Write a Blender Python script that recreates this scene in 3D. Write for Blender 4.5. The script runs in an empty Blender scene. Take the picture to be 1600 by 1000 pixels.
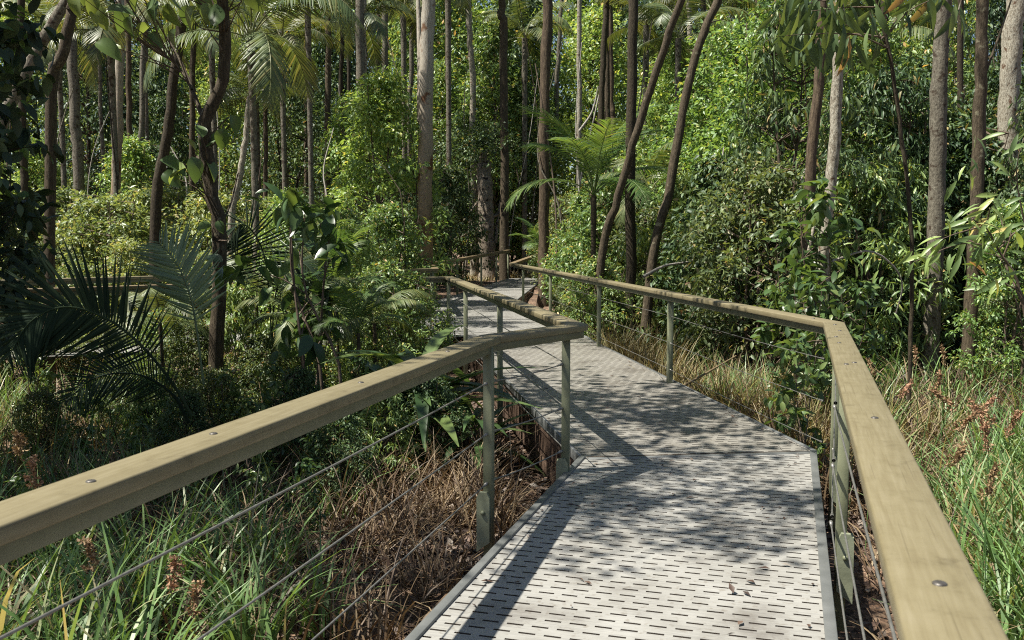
import bpy, bmesh, math, random
import numpy as np
from mathutils import Vector, Matrix

random.seed(7)
RNG = np.random.default_rng(7)
S = bpy.context.scene
COL = S.collection

# ------------------------------------------------------------------ camera
F, H, HZ = 1450.0, 1.6, 377.0
PITCH = math.atan((500 - HZ) / F)
cp, sp = math.cos(PITCH), math.sin(PITCH)
cam_d = bpy.data.cameras.new("camera")
cam = bpy.data.objects.new("camera", cam_d)
COL.objects.link(cam)
cam.location = (0, 0, H)
cam.rotation_euler = (math.pi / 2 - PITCH, 0, 0)
cam_d.sensor_width = 36.0
cam_d.lens = F * 36.0 / 1600.0
cam_d.clip_end = 1000
cam_d.dof.use_dof = True
cam_d.dof.focus_distance = 10.0
cam_d.dof.aperture_fstop = 9.0
S.camera = cam


def P(x, y, d):
    """pixel of the photograph + distance along the view -> world point"""
    v = ((x - 800) / F, cp - (y - 500) / F * sp, -sp - (y - 500) / F * cp)
    t = d / v[1]
    return Vector((v[0] * t, d, H + v[2] * t))


def smooth(a, b, x):
    t = np.clip((x - a) / (b - a), 0, 1)
    return t * t * (3 - 2 * t)


def gz(x, y):
    """height of the forest floor"""
    x = np.asarray(x, float); y = np.asarray(y, float)
    b = -0.66 + 0.80 * smooth(17, 33, y)
    b = b + 0.05 * np.sin(x * 1.3 + 0.4) * np.sin(y * 1.1) + 0.03 * np.sin(x * 3.1 + y * 2.3)
    b = b + 0.35 * smooth(6, 22, np.abs(x) - 2) * (1 - smooth(17, 33, y))
    return b


# ------------------------------------------------------------------ materials
def new_mat(name):
    m = bpy.data.materials.new(name)
    m.use_nodes = True
    nt = m.node_tree
    nt.nodes.clear()
    out = nt.nodes.new("ShaderNodeOutputMaterial")
    return m, nt, out


def ramp(nt, stops, interp='LINEAR'):
    r = nt.nodes.new("ShaderNodeValToRGB")
    r.color_ramp.interpolation = interp
    e = r.color_ramp.elements
    while len(e) > 1:
        e.remove(e[-1])
    e[0].position = stops[0][0]; e[0].color = (*stops[0][1], 1)
    for p, c in stops[1:]:
        k = e.new(p); k.color = (*c, 1)
    return r


def leaf_mat(name, stops, trans=0.35, rough=0.42, tcol=(1.5, 1.35, 0.6), spec=0.5):
    """leaf tissue: colour differs from leaf to leaf and from plant to plant; light passes through"""
    m, nt, out = new_mat(name)
    N, L = nt.nodes, nt.links
    g = N.new("ShaderNodeNewGeometry")
    oi = N.new("ShaderNodeObjectInfo")
    if name.startswith(('leaf', 'palm')):
        stops = [(p, (c[0] * 1.3, c[1], c[2] * 1.2)) for p, c in stops]
    r = ramp(nt, stops)
    L.new(g.outputs["Random Per Island"], r.inputs[0])
    hsv = N.new("ShaderNodeHueSaturation")
    hsv.inputs["Saturation"].default_value = 0.88
    mr = N.new("ShaderNodeMapRange")
    L.new(oi.outputs["Random"], mr.inputs[0])
    mr.inputs[3].default_value = 0.82; mr.inputs[4].default_value = 1.18
    L.new(mr.outputs[0], hsv.inputs["Value"])
    mr2 = N.new("ShaderNodeMapRange")
    L.new(oi.outputs["Random"], mr2.inputs[0])
    mr2.inputs[3].default_value = 0.515; mr2.inputs[4].default_value = 0.485
    L.new(mr2.outputs[0], hsv.inputs["Hue"])
    L.new(r.outputs[0], hsv.inputs["Color"])
    b = N.new("ShaderNodeBsdfPrincipled")
    b.inputs["Roughness"].default_value = rough
    b.inputs["Specular IOR Level"].default_value = spec
    L.new(hsv.outputs[0], b.inputs["Base Color"])
    t = N.new("ShaderNodeBsdfTranslucent")
    mul = N.new("ShaderNodeMix"); mul.data_type = 'RGBA'; mul.blend_type = 'MULTIPLY'
    mul.inputs[0].default_value = 1.0
    L.new(hsv.outputs[0], mul.inputs[6])
    mul.inputs[7].default_value = (*tcol, 1)
    L.new(mul.outputs[2], t.inputs[0])
    mx = N.new("ShaderNodeMixShader"); mx.inputs[0].default_value = trans
    L.new(b.outputs[0], mx.inputs[1]); L.new(t.outputs[0], mx.inputs[2])
    L.new(mx.outputs[0], out.inputs[0])
    return m


def bark_mat(name, stops, scale=(6, 6, 1.2), detail=6, bump=0.5, patch=None, seed=0.0, foot=None):
    m, nt, out = new_mat(name)
    N, L = nt.nodes, nt.links
    tc = N.new("ShaderNodeTexCoord")
    mp = N.new("ShaderNodeMapping"); mp.inputs["Scale"].default_value = scale
    mp.inputs["Location"].default_value = (seed, seed * 2, seed)
    L.new(tc.outputs["Object"], mp.inputs[0])
    n = N.new("ShaderNodeTexNoise"); n.inputs["Scale"].default_value = 5.0
    n.inputs["Detail"].default_value = detail + 2; n.inputs["Roughness"].default_value = 0.68
    L.new(mp.outputs[0], n.inputs[0])
    r = ramp(nt, stops)
    L.new(n.outputs[0], r.inputs[0])
    col = r.outputs[0]
    if patch:
        n2 = N.new("ShaderNodeTexNoise"); n2.inputs["Scale"].default_value = patch[0]
        n2.inputs["Detail"].default_value = 4
        L.new(tc.outputs["Object"], n2.inputs[0])
        r2 = ramp(nt, [(patch[1], (0, 0, 0)), (patch[1] + 0.06, (1, 1, 1))])
        L.new(n2.outputs[0], r2.inputs[0])
        mx = N.new("ShaderNodeMix"); mx.data_type = 'RGBA'
        L.new(r2.outputs[0], mx.inputs[0]); L.new(col, mx.inputs[6])
        mx.inputs[7].default_value = (*patch[2], 1)
        col = mx.outputs[2]
    if foot:
        sx = N.new("ShaderNodeSeparateXYZ"); L.new(tc.outputs["Object"], sx.inputs[0])
        ad = N.new("ShaderNodeMath"); ad.operation = 'MULTIPLY_ADD'
        L.new(n.outputs[0], ad.inputs[0]); ad.inputs[1].default_value = -9.0; L.new(sx.outputs[2], ad.inputs[2])
        mr = N.new("ShaderNodeMapRange"); L.new(ad.outputs[0], mr.inputs[0])
        mr.inputs[1].default_value = foot[0]; mr.inputs[2].default_value = foot[0] - 4.5
        mx = N.new("ShaderNodeMix"); mx.data_type = 'RGBA'; mx.blend_type = 'MULTIPLY'
        L.new(mr.outputs[0], mx.inputs[0]); L.new(col, mx.inputs[6]); mx.inputs[7].default_value = (*foot[1], 1)
        col = mx.outputs[2]
    b = N.new("ShaderNodeBsdfPrincipled")
    b.inputs["Roughness"].default_value = 0.85
    b.inputs["Specular IOR Level"].default_value = 0.25
    L.new(col, b.inputs["Base Color"])
    bp = N.new("ShaderNodeBump"); bp.inputs["Strength"].default_value = bump
    bp.inputs["Distance"].default_value = 0.03
    L.new(n.outputs[0], bp.inputs["Height"]); L.new(bp.outputs[0], b.inputs["Normal"])
    L.new(b.outputs[0], out.inputs[0])
    return m


def wood_mat(name, stops, rough=0.55, spec=0.4):
    """sawn rail timber, grain along local X"""
    m, nt, out = new_mat(name)
    N, L = nt.nodes, nt.links
    tc = N.new("ShaderNodeTexCoord")
    mp = N.new("ShaderNodeMapping"); mp.inputs["Scale"].default_value = (1.6, 26, 26)
    L.new(tc.outputs["Object"], mp.inputs[0])
    n = N.new("ShaderNodeTexNoise"); n.inputs["Scale"].default_value = 3.0
    n.inputs["Detail"].default_value = 9; n.inputs["Distortion"].default_value = 0.25
    L.new(mp.outputs[0], n.inputs[0])
    r = ramp(nt, stops); L.new(n.outputs[0], r.inputs[0])
    n2 = N.new("ShaderNodeTexNoise"); n2.inputs["Scale"].default_value = 9.0
    n2.inputs["Detail"].default_value = 8; n2.inputs["Roughness"].default_value = 0.7
    L.new(tc.outputs["Object"], n2.inputs[0])
    r2 = ramp(nt, [(0.30, (0.50, 0.47, 0.42)), (0.42, (0.88, 0.87, 0.84)), (0.55, (1, 1, 1)), (0.72, (1.0, 1.0, 1.05))])
    L.new(n2.outputs[0], r2.inputs[0])
    mul = N.new("ShaderNodeMix"); mul.data_type = 'RGBA'; mul.blend_type = 'MULTIPLY'
    mul.inputs[0].default_value = 0.7
    L.new(r.outputs[0], mul.inputs[6]); L.new(r2.outputs[0], mul.inputs[7])
    mp3 = N.new("ShaderNodeMapping"); mp3.inputs["Scale"].default_value = (0.8, 60, 60)
    L.new(tc.outputs["Object"], mp3.inputs[0])
    n3 = N.new("ShaderNodeTexNoise"); n3.inputs["Scale"].default_value = 2.0; n3.inputs["Detail"].default_value = 3
    L.new(mp3.outputs[0], n3.inputs[0])
    r3 = ramp(nt, [(0.30, (0.42, 0.38, 0.33)), (0.37, (1, 1, 1)), (0.66, (1, 1, 1)), (0.72, (0.55, 0.5, 0.44))]); L.new(n3.outputs[0], r3.inputs[0])
    mu3 = N.new("ShaderNodeMix"); mu3.data_type = 'RGBA'; mu3.blend_type = 'MULTIPLY'; mu3.inputs[0].default_value = 0.45
    L.new(mul.outputs[2], mu3.inputs[6]); L.new(r3.outputs[0], mu3.inputs[7])
    b = N.new("ShaderNodeBsdfPrincipled")
    b.inputs["Roughness"].default_value = rough
    b.inputs["Specular IOR Level"].default_value = spec
    L.new(mu3.outputs[2], b.inputs["Base Color"])
    bp = N.new("ShaderNodeBump"); bp.inputs["Strength"].default_value = 0.25
    bp.inputs["Distance"].default_value = 0.004
    L.new(n.outputs[0], bp.inputs["Height"]); L.new(bp.outputs[0], b.inputs["Normal"])
    L.new(b.outputs[0], out.inputs[0])
    return m


def noise_mat(name, stops, scale=8, rough=0.6, metal=0.0, bump=0.0, detail=5, bscale=60, spec=0.5):
    m, nt, out = new_mat(name)
    N, L = nt.nodes, nt.links
    tc = N.new("ShaderNodeTexCoord")
    n = N.new("ShaderNodeTexNoise"); n.inputs["Scale"].default_value = scale
    n.inputs["Detail"].default_value = detail
    L.new(tc.outputs["Object"], n.inputs[0])
    r = ramp(nt, stops); L.new(n.outputs[0], r.inputs[0])
    b = N.new("ShaderNodeBsdfPrincipled")
    b.inputs["Roughness"].default_value = rough
    b.inputs["Metallic"].default_value = metal
    b.inputs["Specular IOR Level"].default_value = spec
    L.new(r.outputs[0], b.inputs["Base Color"])
    if bump:
        n3 = N.new("ShaderNodeTexNoise"); n3.inputs["Scale"].default_value = bscale
        n3.inputs["Detail"].default_value = 4
        L.new(tc.outputs["Object"], n3.inputs[0])
        bp = N.new("ShaderNodeBump"); bp.inputs["Strength"].default_value = bump
        bp.inputs["Distance"].default_value = 0.01
        L.new(n3.outputs[0], bp.inputs["Height"]); L.new(bp.outputs[0], b.inputs["Normal"])
    L.new(b.outputs[0], out.inputs[0])
    return m


def deck_mat(k=(1, 1, 1)):
    m, nt, out = new_mat("deck_composite")
    N, L = nt.nodes, nt.links
    tc = N.new("ShaderNodeTexCoord")
    n = N.new("ShaderNodeTexNoise"); n.inputs["Scale"].default_value = 2.2
    n.inputs["Detail"].default_value = 8; n.inputs["Roughness"].default_value = 0.65
    L.new(tc.outputs["Object"], n.inputs[0])
    r = ramp(nt, [(p, (c[0] * k[0], c[1] * k[1], c[2] * k[2])) for p, c in ((0.30, (0.15, 0.139, 0.125)), (0.47, (0.246, 0.239, 0.220)), (0.70, (0.300, 0.294, 0.276)))])
    L.new(n.outputs[0], r.inputs[0])
    mp = N.new("ShaderNodeMapping"); mp.inputs["Scale"].default_value = (4, 120, 1)
    L.new(tc.outputs["Object"], mp.inputs[0])
    n2 = N.new("ShaderNodeTexNoise"); n2.inputs["Scale"].default_value = 1.0; n2.inputs["Detail"].default_value = 4
    L.new(mp.outputs[0], n2.inputs[0])
    r2 = ramp(nt, [(0.32, (0.72, 0.72, 0.74)), (0.55, (1, 1, 1))])
    L.new(n2.outputs[0], r2.inputs[0])
    n4 = N.new("ShaderNodeTexNoise"); n4.inputs["Scale"].default_value = 26; n4.inputs["Detail"].default_value = 6
    L.new(tc.outputs["Object"], n4.inputs[0])
    r4 = ramp(nt, [(0.30, (0.62, 0.56, 0.5)), (0.42, (1, 1, 1))])
    L.new(n4.outputs[0], r4.inputs[0])
    mul = N.new("ShaderNodeMix"); mul.data_type = 'RGBA'; mul.blend_type = 'MULTIPLY'; mul.inputs[0].default_value = 0.7
    L.new(r.outputs[0], mul.inputs[6]); L.new(r2.outputs[0], mul.inputs[7])
    mu2 = N.new("ShaderNodeMix"); mu2.data_type = 'RGBA'; mu2.blend_type = 'MULTIPLY'; mu2.inputs[0].default_value = 0.6
    L.new(mul.outputs[2], mu2.inputs[6]); L.new(r4.outputs[0], mu2.inputs[7])
    b = N.new("ShaderNodeBsdfPrincipled")
    b.inputs["Roughness"].default_value = 0.38
    b.inputs["Specular IOR Level"].default_value = 0.6
    L.new(mu2.outputs[2], b.inputs["Base Color"])
    bp = N.new("ShaderNodeBump"); bp.inputs["Strength"].default_value = 0.35; bp.inputs["Distance"].default_value = 0.003
    L.new(n2.outputs[0], bp.inputs["Height"]); L.new(bp.outputs[0], b.inputs["Normal"])
    L.new(b.outputs[0], out.inputs[0])
    return m


def ground_mat():
    m, nt, out = new_mat("forest_floor")
    N, L = nt.nodes, nt.links
    tc = N.new("ShaderNodeTexCoord")
    v = N.new("ShaderNodeTexVoronoi"); v.inputs["Scale"].default_value = 34
    L.new(tc.outputs["Object"], v.inputs[0])
    r = ramp(nt, [(0.0, (0.05, 0.03, 0.02)), (0.35, (0.15, 0.085, 0.05)), (0.7, (0.22, 0.135, 0.085)), (1.0, (0.30, 0.21, 0.14))])
    sep = N.new("ShaderNodeSeparateColor")
    L.new(v.outputs["Color"], sep.inputs[0]); L.new(sep.outputs[0], r.inputs[0])
    n = N.new("ShaderNodeTexNoise"); n.inputs["Scale"].default_value = 1.3; n.inputs["Detail"].default_value = 6
    L.new(tc.outputs["Object"], n.inputs[0])
    r2 = ramp(nt, [(0.35, (0.35, 0.33, 0.3)), (0.65, (1, 1, 1))]); L.new(n.outputs[0], r2.inputs[0])
    mul = N.new("ShaderNodeMix"); mul.data_type = 'RGBA'; mul.blend_type = 'MULTIPLY'; mul.inputs[0].default_value = 0.8
    L.new(r.outputs[0], mul.inputs[6]); L.new(r2.outputs[0], mul.inputs[7])
    b = N.new("ShaderNodeBsdfPrincipled"); b.inputs["Roughness"].default_value = 0.9
    L.new(mul.outputs[2], b.inputs["Base Color"])
    bp = N.new("ShaderNodeBump"); bp.inputs["Strength"].default_value = 0.8; bp.inputs["Distance"].default_value = 0.03
    L.new(v.outputs["Distance"], bp.inputs["Height"]); L.new(bp.outputs[0], b.inputs["Normal"])
    L.new(b.outputs[0], out.inputs[0])
    return m


def sc(c, k):
    return tuple(x * k for x in c)


M = {}
# leaves: base colours, a few yellowed or browned leaves at the end of each ramp
M['leaf_mid'] = leaf_mat("leaf_mid", [(0, (0.052, 0.13, 0.03)), (0.5, (0.095, 0.215, 0.045)), (0.9, (0.172, 0.327, 0.06)), (0.975, (0.292, 0.361, 0.068)), (1.0, (0.482, 0.344, 0.085))])
M['leaf_bright'] = leaf_mat("leaf_bright", [(0, (0.082, 0.194, 0.037)), (0.5, (0.133, 0.297, 0.053)), (0.9, (0.223, 0.416, 0.074)), (1.0, (0.371, 0.446, 0.09))], trans=0.4)
M['leaf_lime'] = leaf_mat("leaf_lime", [(0, (0.067, 0.14, 0.039)), (0.5, (0.118, 0.218, 0.062)), (0.9, (0.179, 0.28, 0.09)), (1.0, (0.269, 0.28, 0.101))], trans=0.4)
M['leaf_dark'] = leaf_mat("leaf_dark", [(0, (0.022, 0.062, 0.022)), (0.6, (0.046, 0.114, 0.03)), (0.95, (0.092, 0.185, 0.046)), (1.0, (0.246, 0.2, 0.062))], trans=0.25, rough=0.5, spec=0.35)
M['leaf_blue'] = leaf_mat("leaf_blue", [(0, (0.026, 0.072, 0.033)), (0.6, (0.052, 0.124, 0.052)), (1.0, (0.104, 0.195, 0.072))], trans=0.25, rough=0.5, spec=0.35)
M['leaf_broad'] = leaf_mat("leaf_broad", [(0, (0.03, 0.084, 0.022)), (0.6, (0.06, 0.144, 0.03)), (1.0, (0.12, 0.216, 0.042))], trans=0.38, rough=0.35)
M['leaf_olive'] = leaf_mat("leaf_olive", [(0, (0.039, 0.083, 0.022)), (0.5, (0.077, 0.149, 0.039)), (0.92, (0.143, 0.231, 0.061)), (0.98, (0.198, 0.22, 0.077)), (1.0, (0.242, 0.165, 0.077))], rough=0.48)
M['leaf_shaded'] = leaf_mat("leaf_shaded", [(0, (0.012, 0.032, 0.014)), (0.8, (0.026, 0.063, 0.023)), (1.0, (0.069, 0.138, 0.034))], trans=0.2, rough=0.5, spec=0.35)  # trees at the inner edge: their shade is put into this dark colour
M['palm_bright'] = leaf_mat("palm_bright", [(0, (0.038, 0.111, 0.017)), (0.7, (0.068, 0.17, 0.025)), (1.0, (0.136, 0.23, 0.034))], trans=0.45)
M['palm_green'] = leaf_mat("palm_green", [(0, (0.038, 0.086, 0.019)), (0.7, (0.082, 0.144, 0.034)), (1.0, (0.163, 0.202, 0.048))], trans=0.3)
M['palm_yellow'] = leaf_mat("palm_yellow", [(0, (0.048, 0.085, 0.017)), (0.7, (0.085, 0.136, 0.027)), (1.0, (0.15, 0.163, 0.048))], trans=0.42)
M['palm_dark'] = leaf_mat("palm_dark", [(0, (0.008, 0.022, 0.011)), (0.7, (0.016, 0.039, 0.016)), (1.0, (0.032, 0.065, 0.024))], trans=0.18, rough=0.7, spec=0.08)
M['palm_grey'] = leaf_mat("palm_grey", [(0, (0.088, 0.17, 0.065)), (0.7, (0.136, 0.25, 0.098)), (1.0, (0.192, 0.31, 0.124))], trans=0.25, rough=0.35)
M['grass_green'] = leaf_mat("grass_green", [(0, (0.031, 0.075, 0.017)), (0.5, (0.1, 0.209, 0.041)), (0.8, (0.153, 0.276, 0.071)), (0.92, (0.234, 0.292, 0.116)), (1.0, (0.388, 0.316, 0.176))], trans=0.3, rough=0.45)
M['grass_dry'] = leaf_mat("grass_dry", [(0, (0.065, 0.032, 0.015)), (0.4, (0.129, 0.07, 0.031)), (0.75, (0.212, 0.133, 0.061)), (1.0, (0.297, 0.209, 0.112))], trans=0.22, rough=0.6, tcol=(0.708, 0.579, 0.406))
M['grass_straw'] = leaf_mat("grass_straw", [(0, (0.149, 0.113, 0.033)), (0.4, (0.261, 0.186, 0.058)), (0.7, (0.186, 0.178, 0.046)), (1.0, (0.391, 0.267, 0.11))], trans=0.25, rough=0.55, tcol=(1.025, 0.81, 0.454))
M['litter'] = leaf_mat("litter", [(0, (0.034, 0.018, 0.012)), (0.35, (0.078, 0.042, 0.027)), (0.7, (0.126, 0.076, 0.051)), (0.9, (0.173, 0.13, 0.097)), (1.0, (0.229, 0.196, 0.162))], trans=0.08, rough=0.6, tcol=(0.386, 0.353, 0.319))
M['seed'] = leaf_mat("seed", [(0, (0.16, 0.076, 0.028)), (0.5, (0.272, 0.144, 0.056)), (1.0, (0.384, 0.24, 0.112))], trans=0.2, rough=0.7, tcol=(0.88, 0.72, 0.48))
# bark
M['bark_pale'] = bark_mat("bark_pale", [(0.25, (0.076, 0.051, 0.034)), (0.38, (0.187, 0.153, 0.115)), (0.50, (0.306, 0.281, 0.234)), (0.75, (0.383, 0.361, 0.315))], scale=(9, 9, 1.4), patch=(2.2, 0.58, (0.136, 0.076, 0.043)), foot=(2.2, (0.74, 0.54, 0.38)))
M['bark_flaky'] = bark_mat("bark_flaky", [(0.28, (0.045, 0.034, 0.025)), (0.42, (0.15, 0.116, 0.086)), (0.55, (0.255, 0.217, 0.169)), (0.75, (0.323, 0.285, 0.232))], scale=(9, 9, 2.2), patch=(7, 0.58, (0.038, 0.026, 0.02)), bump=0.9)
M['bark_red'] = bark_mat("bark_red", [(0.28, (0.021, 0.014, 0.008)), (0.48, (0.07, 0.049, 0.032)), (0.62, (0.121, 0.091, 0.057)), (0.78, (0.18, 0.149, 0.097))], scale=(8, 8, 1.3), bump=0.8)
M['bark_dark'] = bark_mat("bark_dark", [(0.3, (0.014, 0.009, 0.007)), (0.52, (0.04, 0.031, 0.018)), (0.75, (0.094, 0.077, 0.048))], scale=(10, 10, 2.5), bump=0.7)
M['bark_brown'] = bark_mat("bark_brown", [(0.3, (0.025, 0.019, 0.011)), (0.52, (0.066, 0.05, 0.032)), (0.75, (0.137, 0.112, 0.07))], scale=(9, 9, 2.0), bump=0.8, patch=(7, 0.64, (0.17, 0.154, 0.101)))
M['bark_grey'] = bark_mat("bark_grey", [(0.3, (0.04, 0.034, 0.025)), (0.48, (0.114, 0.101, 0.077)), (0.75, (0.218, 0.201, 0.157))], scale=(7, 7, 3.5), bump=0.6, patch=(9, 0.57, (0.048, 0.034, 0.023)))
M['bark_white'] = bark_mat("bark_white", [(0.28, (0.04, 0.026, 0.017)), (0.42, (0.176, 0.15, 0.112)), (0.55, (0.307, 0.283, 0.228)), (0.8, (0.368, 0.347, 0.288))], scale=(8, 8, 3.0), bump=0.8, patch=(8, 0.62, (0.092, 0.053, 0.032)))
M['twig'] = bark_mat("twig", [(0.3, (0.05, 0.035, 0.025)), (0.7, (0.16, 0.12, 0.09))])
M['deadwood'] = bark_mat("deadwood", [(0.3, (0.135, 0.112, 0.09)), (0.5, (0.285, 0.262, 0.232)), (0.8, (0.413, 0.39, 0.36))], scale=(7.5, 7.5, 2.25))
# built things
M['rail_top'] = wood_mat("rail_top", [(0.2, (0.125, 0.102, 0.055)), (0.5, (0.151, 0.128, 0.073)), (0.8, (0.178, 0.153, 0.094))])
M['rail_brown'] = wood_mat("rail_brown", [(0.2, (0.103, 0.068, 0.035)), (0.5, (0.141, 0.103, 0.056)), (0.8, (0.171, 0.137, 0.082))])
M['beam'] = noise_mat("beam", [(0.3, (0.083, 0.084, 0.048)), (0.7, (0.118, 0.116, 0.068))], scale=9, rough=0.5, bump=0.08)
M['post'] = noise_mat("post", [(0.3, (0.106, 0.113, 0.067)), (0.55, (0.146, 0.156, 0.094)), (0.8, (0.179, 0.188, 0.116))], scale=7, rough=0.5, bump=0.1)
M['bracket'] = noise_mat("bracket", [(0.3, (0.144, 0.156, 0.106)), (0.55, (0.198, 0.213, 0.144)), (0.8, (0.235, 0.246, 0.169))], scale=9, rough=0.45, bump=0.1)
M['steel'] = noise_mat("steel", [(0.3, (0.157, 0.151, 0.14)), (0.7, (0.235, 0.23, 0.213))], scale=40, rough=0.42, metal=0.6)
M['bolt'] = noise_mat("bolt", [(0.3, (0.05, 0.045, 0.04)), (0.7, (0.12, 0.11, 0.10))], scale=60, rough=0.45, metal=0.5)
M['deck'] = deck_mat()
M['deck_browner'] = deck_mat((0.84, 0.815, 0.78))  # darker, browner version for the second stretch
M['deck_gap_shade'] = noise_mat("deck_gap_shade", [(0.3, (0.035, 0.028, 0.022)), (0.7, (0.075, 0.06, 0.048))], scale=30, rough=0.9, spec=0.1)  # near-black tone paints shade inside the slots; also colours the bend joint
M['trim'] = noise_mat("trim", [(0.3, (0.099, 0.104, 0.102)), (0.6, (0.144, 0.149, 0.146)), (0.8, (0.178, 0.183, 0.183))], scale=6, rough=0.45, bump=0.12, metal=0.2)
M['bearer'] = wood_mat("bearer", [(0.2, (0.058, 0.035, 0.022)), (0.5, (0.109, 0.067, 0.045)), (0.8, (0.166, 0.109, 0.077))], rough=0.8)
M['ground'] = ground_mat()


# ------------------------------------------------------------------ mesh helpers
def mesh_np(name, V, faces, mats, fmat=None, smooth_shade=False):
    """V (n,3); faces: list of (m,k) index arrays"""
    me = bpy.data.meshes.new(name)
    V = np.asarray(V, np.float32)
    me.vertices.add(len(V)); me.vertices.foreach_set("co", V.ravel())
    idx = np.concatenate([np.asarray(f, np.int32).ravel() for f in faces])
    tot = np.concatenate([np.full(len(f), np.asarray(f).shape[1], np.int32) for f in faces])
    start = np.concatenate([[0], np.cumsum(tot)[:-1]]).astype(np.int32)
    me.loops.add(len(idx)); me.loops.foreach_set("vertex_index", idx)
    me.polygons.add(len(tot)); me.polygons.foreach_set("loop_start", start)
    me.polygons.foreach_set("loop_total", tot)
    for m in (mats if isinstance(mats, (list, tuple)) else [mats]):
        me.materials.append(m)
    if fmat is not None:
        me.polygons.foreach_set("material_index", np.asarray(fmat, np.int32))
    if smooth_shade:
        me.polygons.foreach_set("use_smooth", np.ones(len(tot), bool))
    me.update(calc_edges=True)
    return me


def link(name, me, parent=None, loc=(0, 0, 0)):
    o = bpy.data.objects.new(name, me)
    COL.objects.link(o)
    o.location = loc
    if parent:
        o.parent = parent
    return o


def tag(o, label=None, cat=None, group=None, kind=None):
    if label: o["label"] = label
    if cat: o["category"] = cat
    if group: o["group"] = group
    if kind: o["kind"] = kind
    return o


def empty(name, loc=(0, 0, 0), rz=0.0):
    o = bpy.data.objects.new(name, None)
    COL.objects.link(o)
    o.location = loc
    o.rotation_euler = (0, 0, rz)
    o.empty_display_size = 0.2
    return o


def copy_thing(root, loc, rz, s, label, group, cat=None):
    r = root.copy(); COL.objects.link(r)
    r.location = loc; r.rotation_euler = (0, 0, rz)
    r.scale = s if isinstance(s, (tuple, list)) else (s, s, s)
    r["label"] = label
    if group: r["group"] = group
    elif "group" in r: del r["group"]
    if cat: r["category"] = cat
    for ch in root.children:
        c = ch.copy(); COL.objects.link(c); c.parent = r
        for g in ch.children:
            d = g.copy(); COL.objects.link(d); d.parent = c
    return r


def nrm(a):
    return a / np.maximum(np.linalg.norm(a, axis=-1, keepdims=True), 1e-9)


# leaf templates: x across, y along, z up from the blade
T_FAR = (np.array([(0, 0, 0), (.24, .42, .07), (0, 1, -.10), (-.24, .42, .07)]), [np.array([(0, 1, 2), (0, 2, 3)])])
T_MID = (np.array([(0, 0, 0), (.19, .30, .06), (.17, .65, .04), (0, 1, -.14), (-.17, .65, .04), (-.19, .30, .06), (0, .33, 0), (0, .67, -.03)]),
         [np.array([(6, 1, 2, 7), (5, 6, 7, 4)]), np.array([(0, 1, 6), (0, 6, 5), (7, 2, 3), (4, 7, 3)])])


def make_leaf(w=0.25, rows=6, droop=0.35, fold=0.25, tipp=1.6):
    V, Q = [], []
    for i in range(rows + 1):
        t = i / rows
        ww = w * math.sin(math.pi * min(1, t * 0.97 + 0.03)) ** 0.75 * (1 - 0.25 * t) if i < rows else 0.004
        if i == 0: ww = 0.015
        z = -droop * t ** tipp
        V += [(-ww, t * (1 - 0.25 * droop * t), z + fold * ww), (0, t * (1 - 0.25 * droop * t), z), (ww, t * (1 - 0.25 * droop * t), z + fold * ww)]
    for i in range(rows):
        a = 3 * i
        Q += [(a, a + 1, a + 4, a + 3), (a + 1, a + 2, a + 5, a + 4)]
    return (np.array(V), [np.array(Q)])


T_BROAD = make_leaf(0.27, 6, 0.30, 0.3)
T_LANCE = make_leaf(0.115, 4, 0.45, 0.35)
T_STRAP = make_leaf(0.075, 8, 0.65, 0.4, 2.0)
T_ROUND = make_leaf(0.36, 7, 0.5, 0.55)


def scatter(T, pos, d, n, s, ws=None):
    tv, tf = T
    D = nrm(d)
    X = nrm(np.cross(D, n))
    Nn = np.cross(X, D)
    s = np.asarray(s)[:, None, None]
    wx = s if ws is None else s * np.asarray(ws)[:, None, None]
    V = pos[:, None, :] + wx * tv[None, :, 0:1] * X[:, None, :] + s * tv[None, :, 1:2] * D[:, None, :] + s * tv[None, :, 2:3] * Nn[:, None, :]
    k = len(tv)
    off = (np.arange(len(pos)) * k)[:, None, None]
    faces = [(f[None] + off).reshape(-1, f.shape[1]) for f in tf]
    return V.reshape(-1, 3), faces


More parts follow.
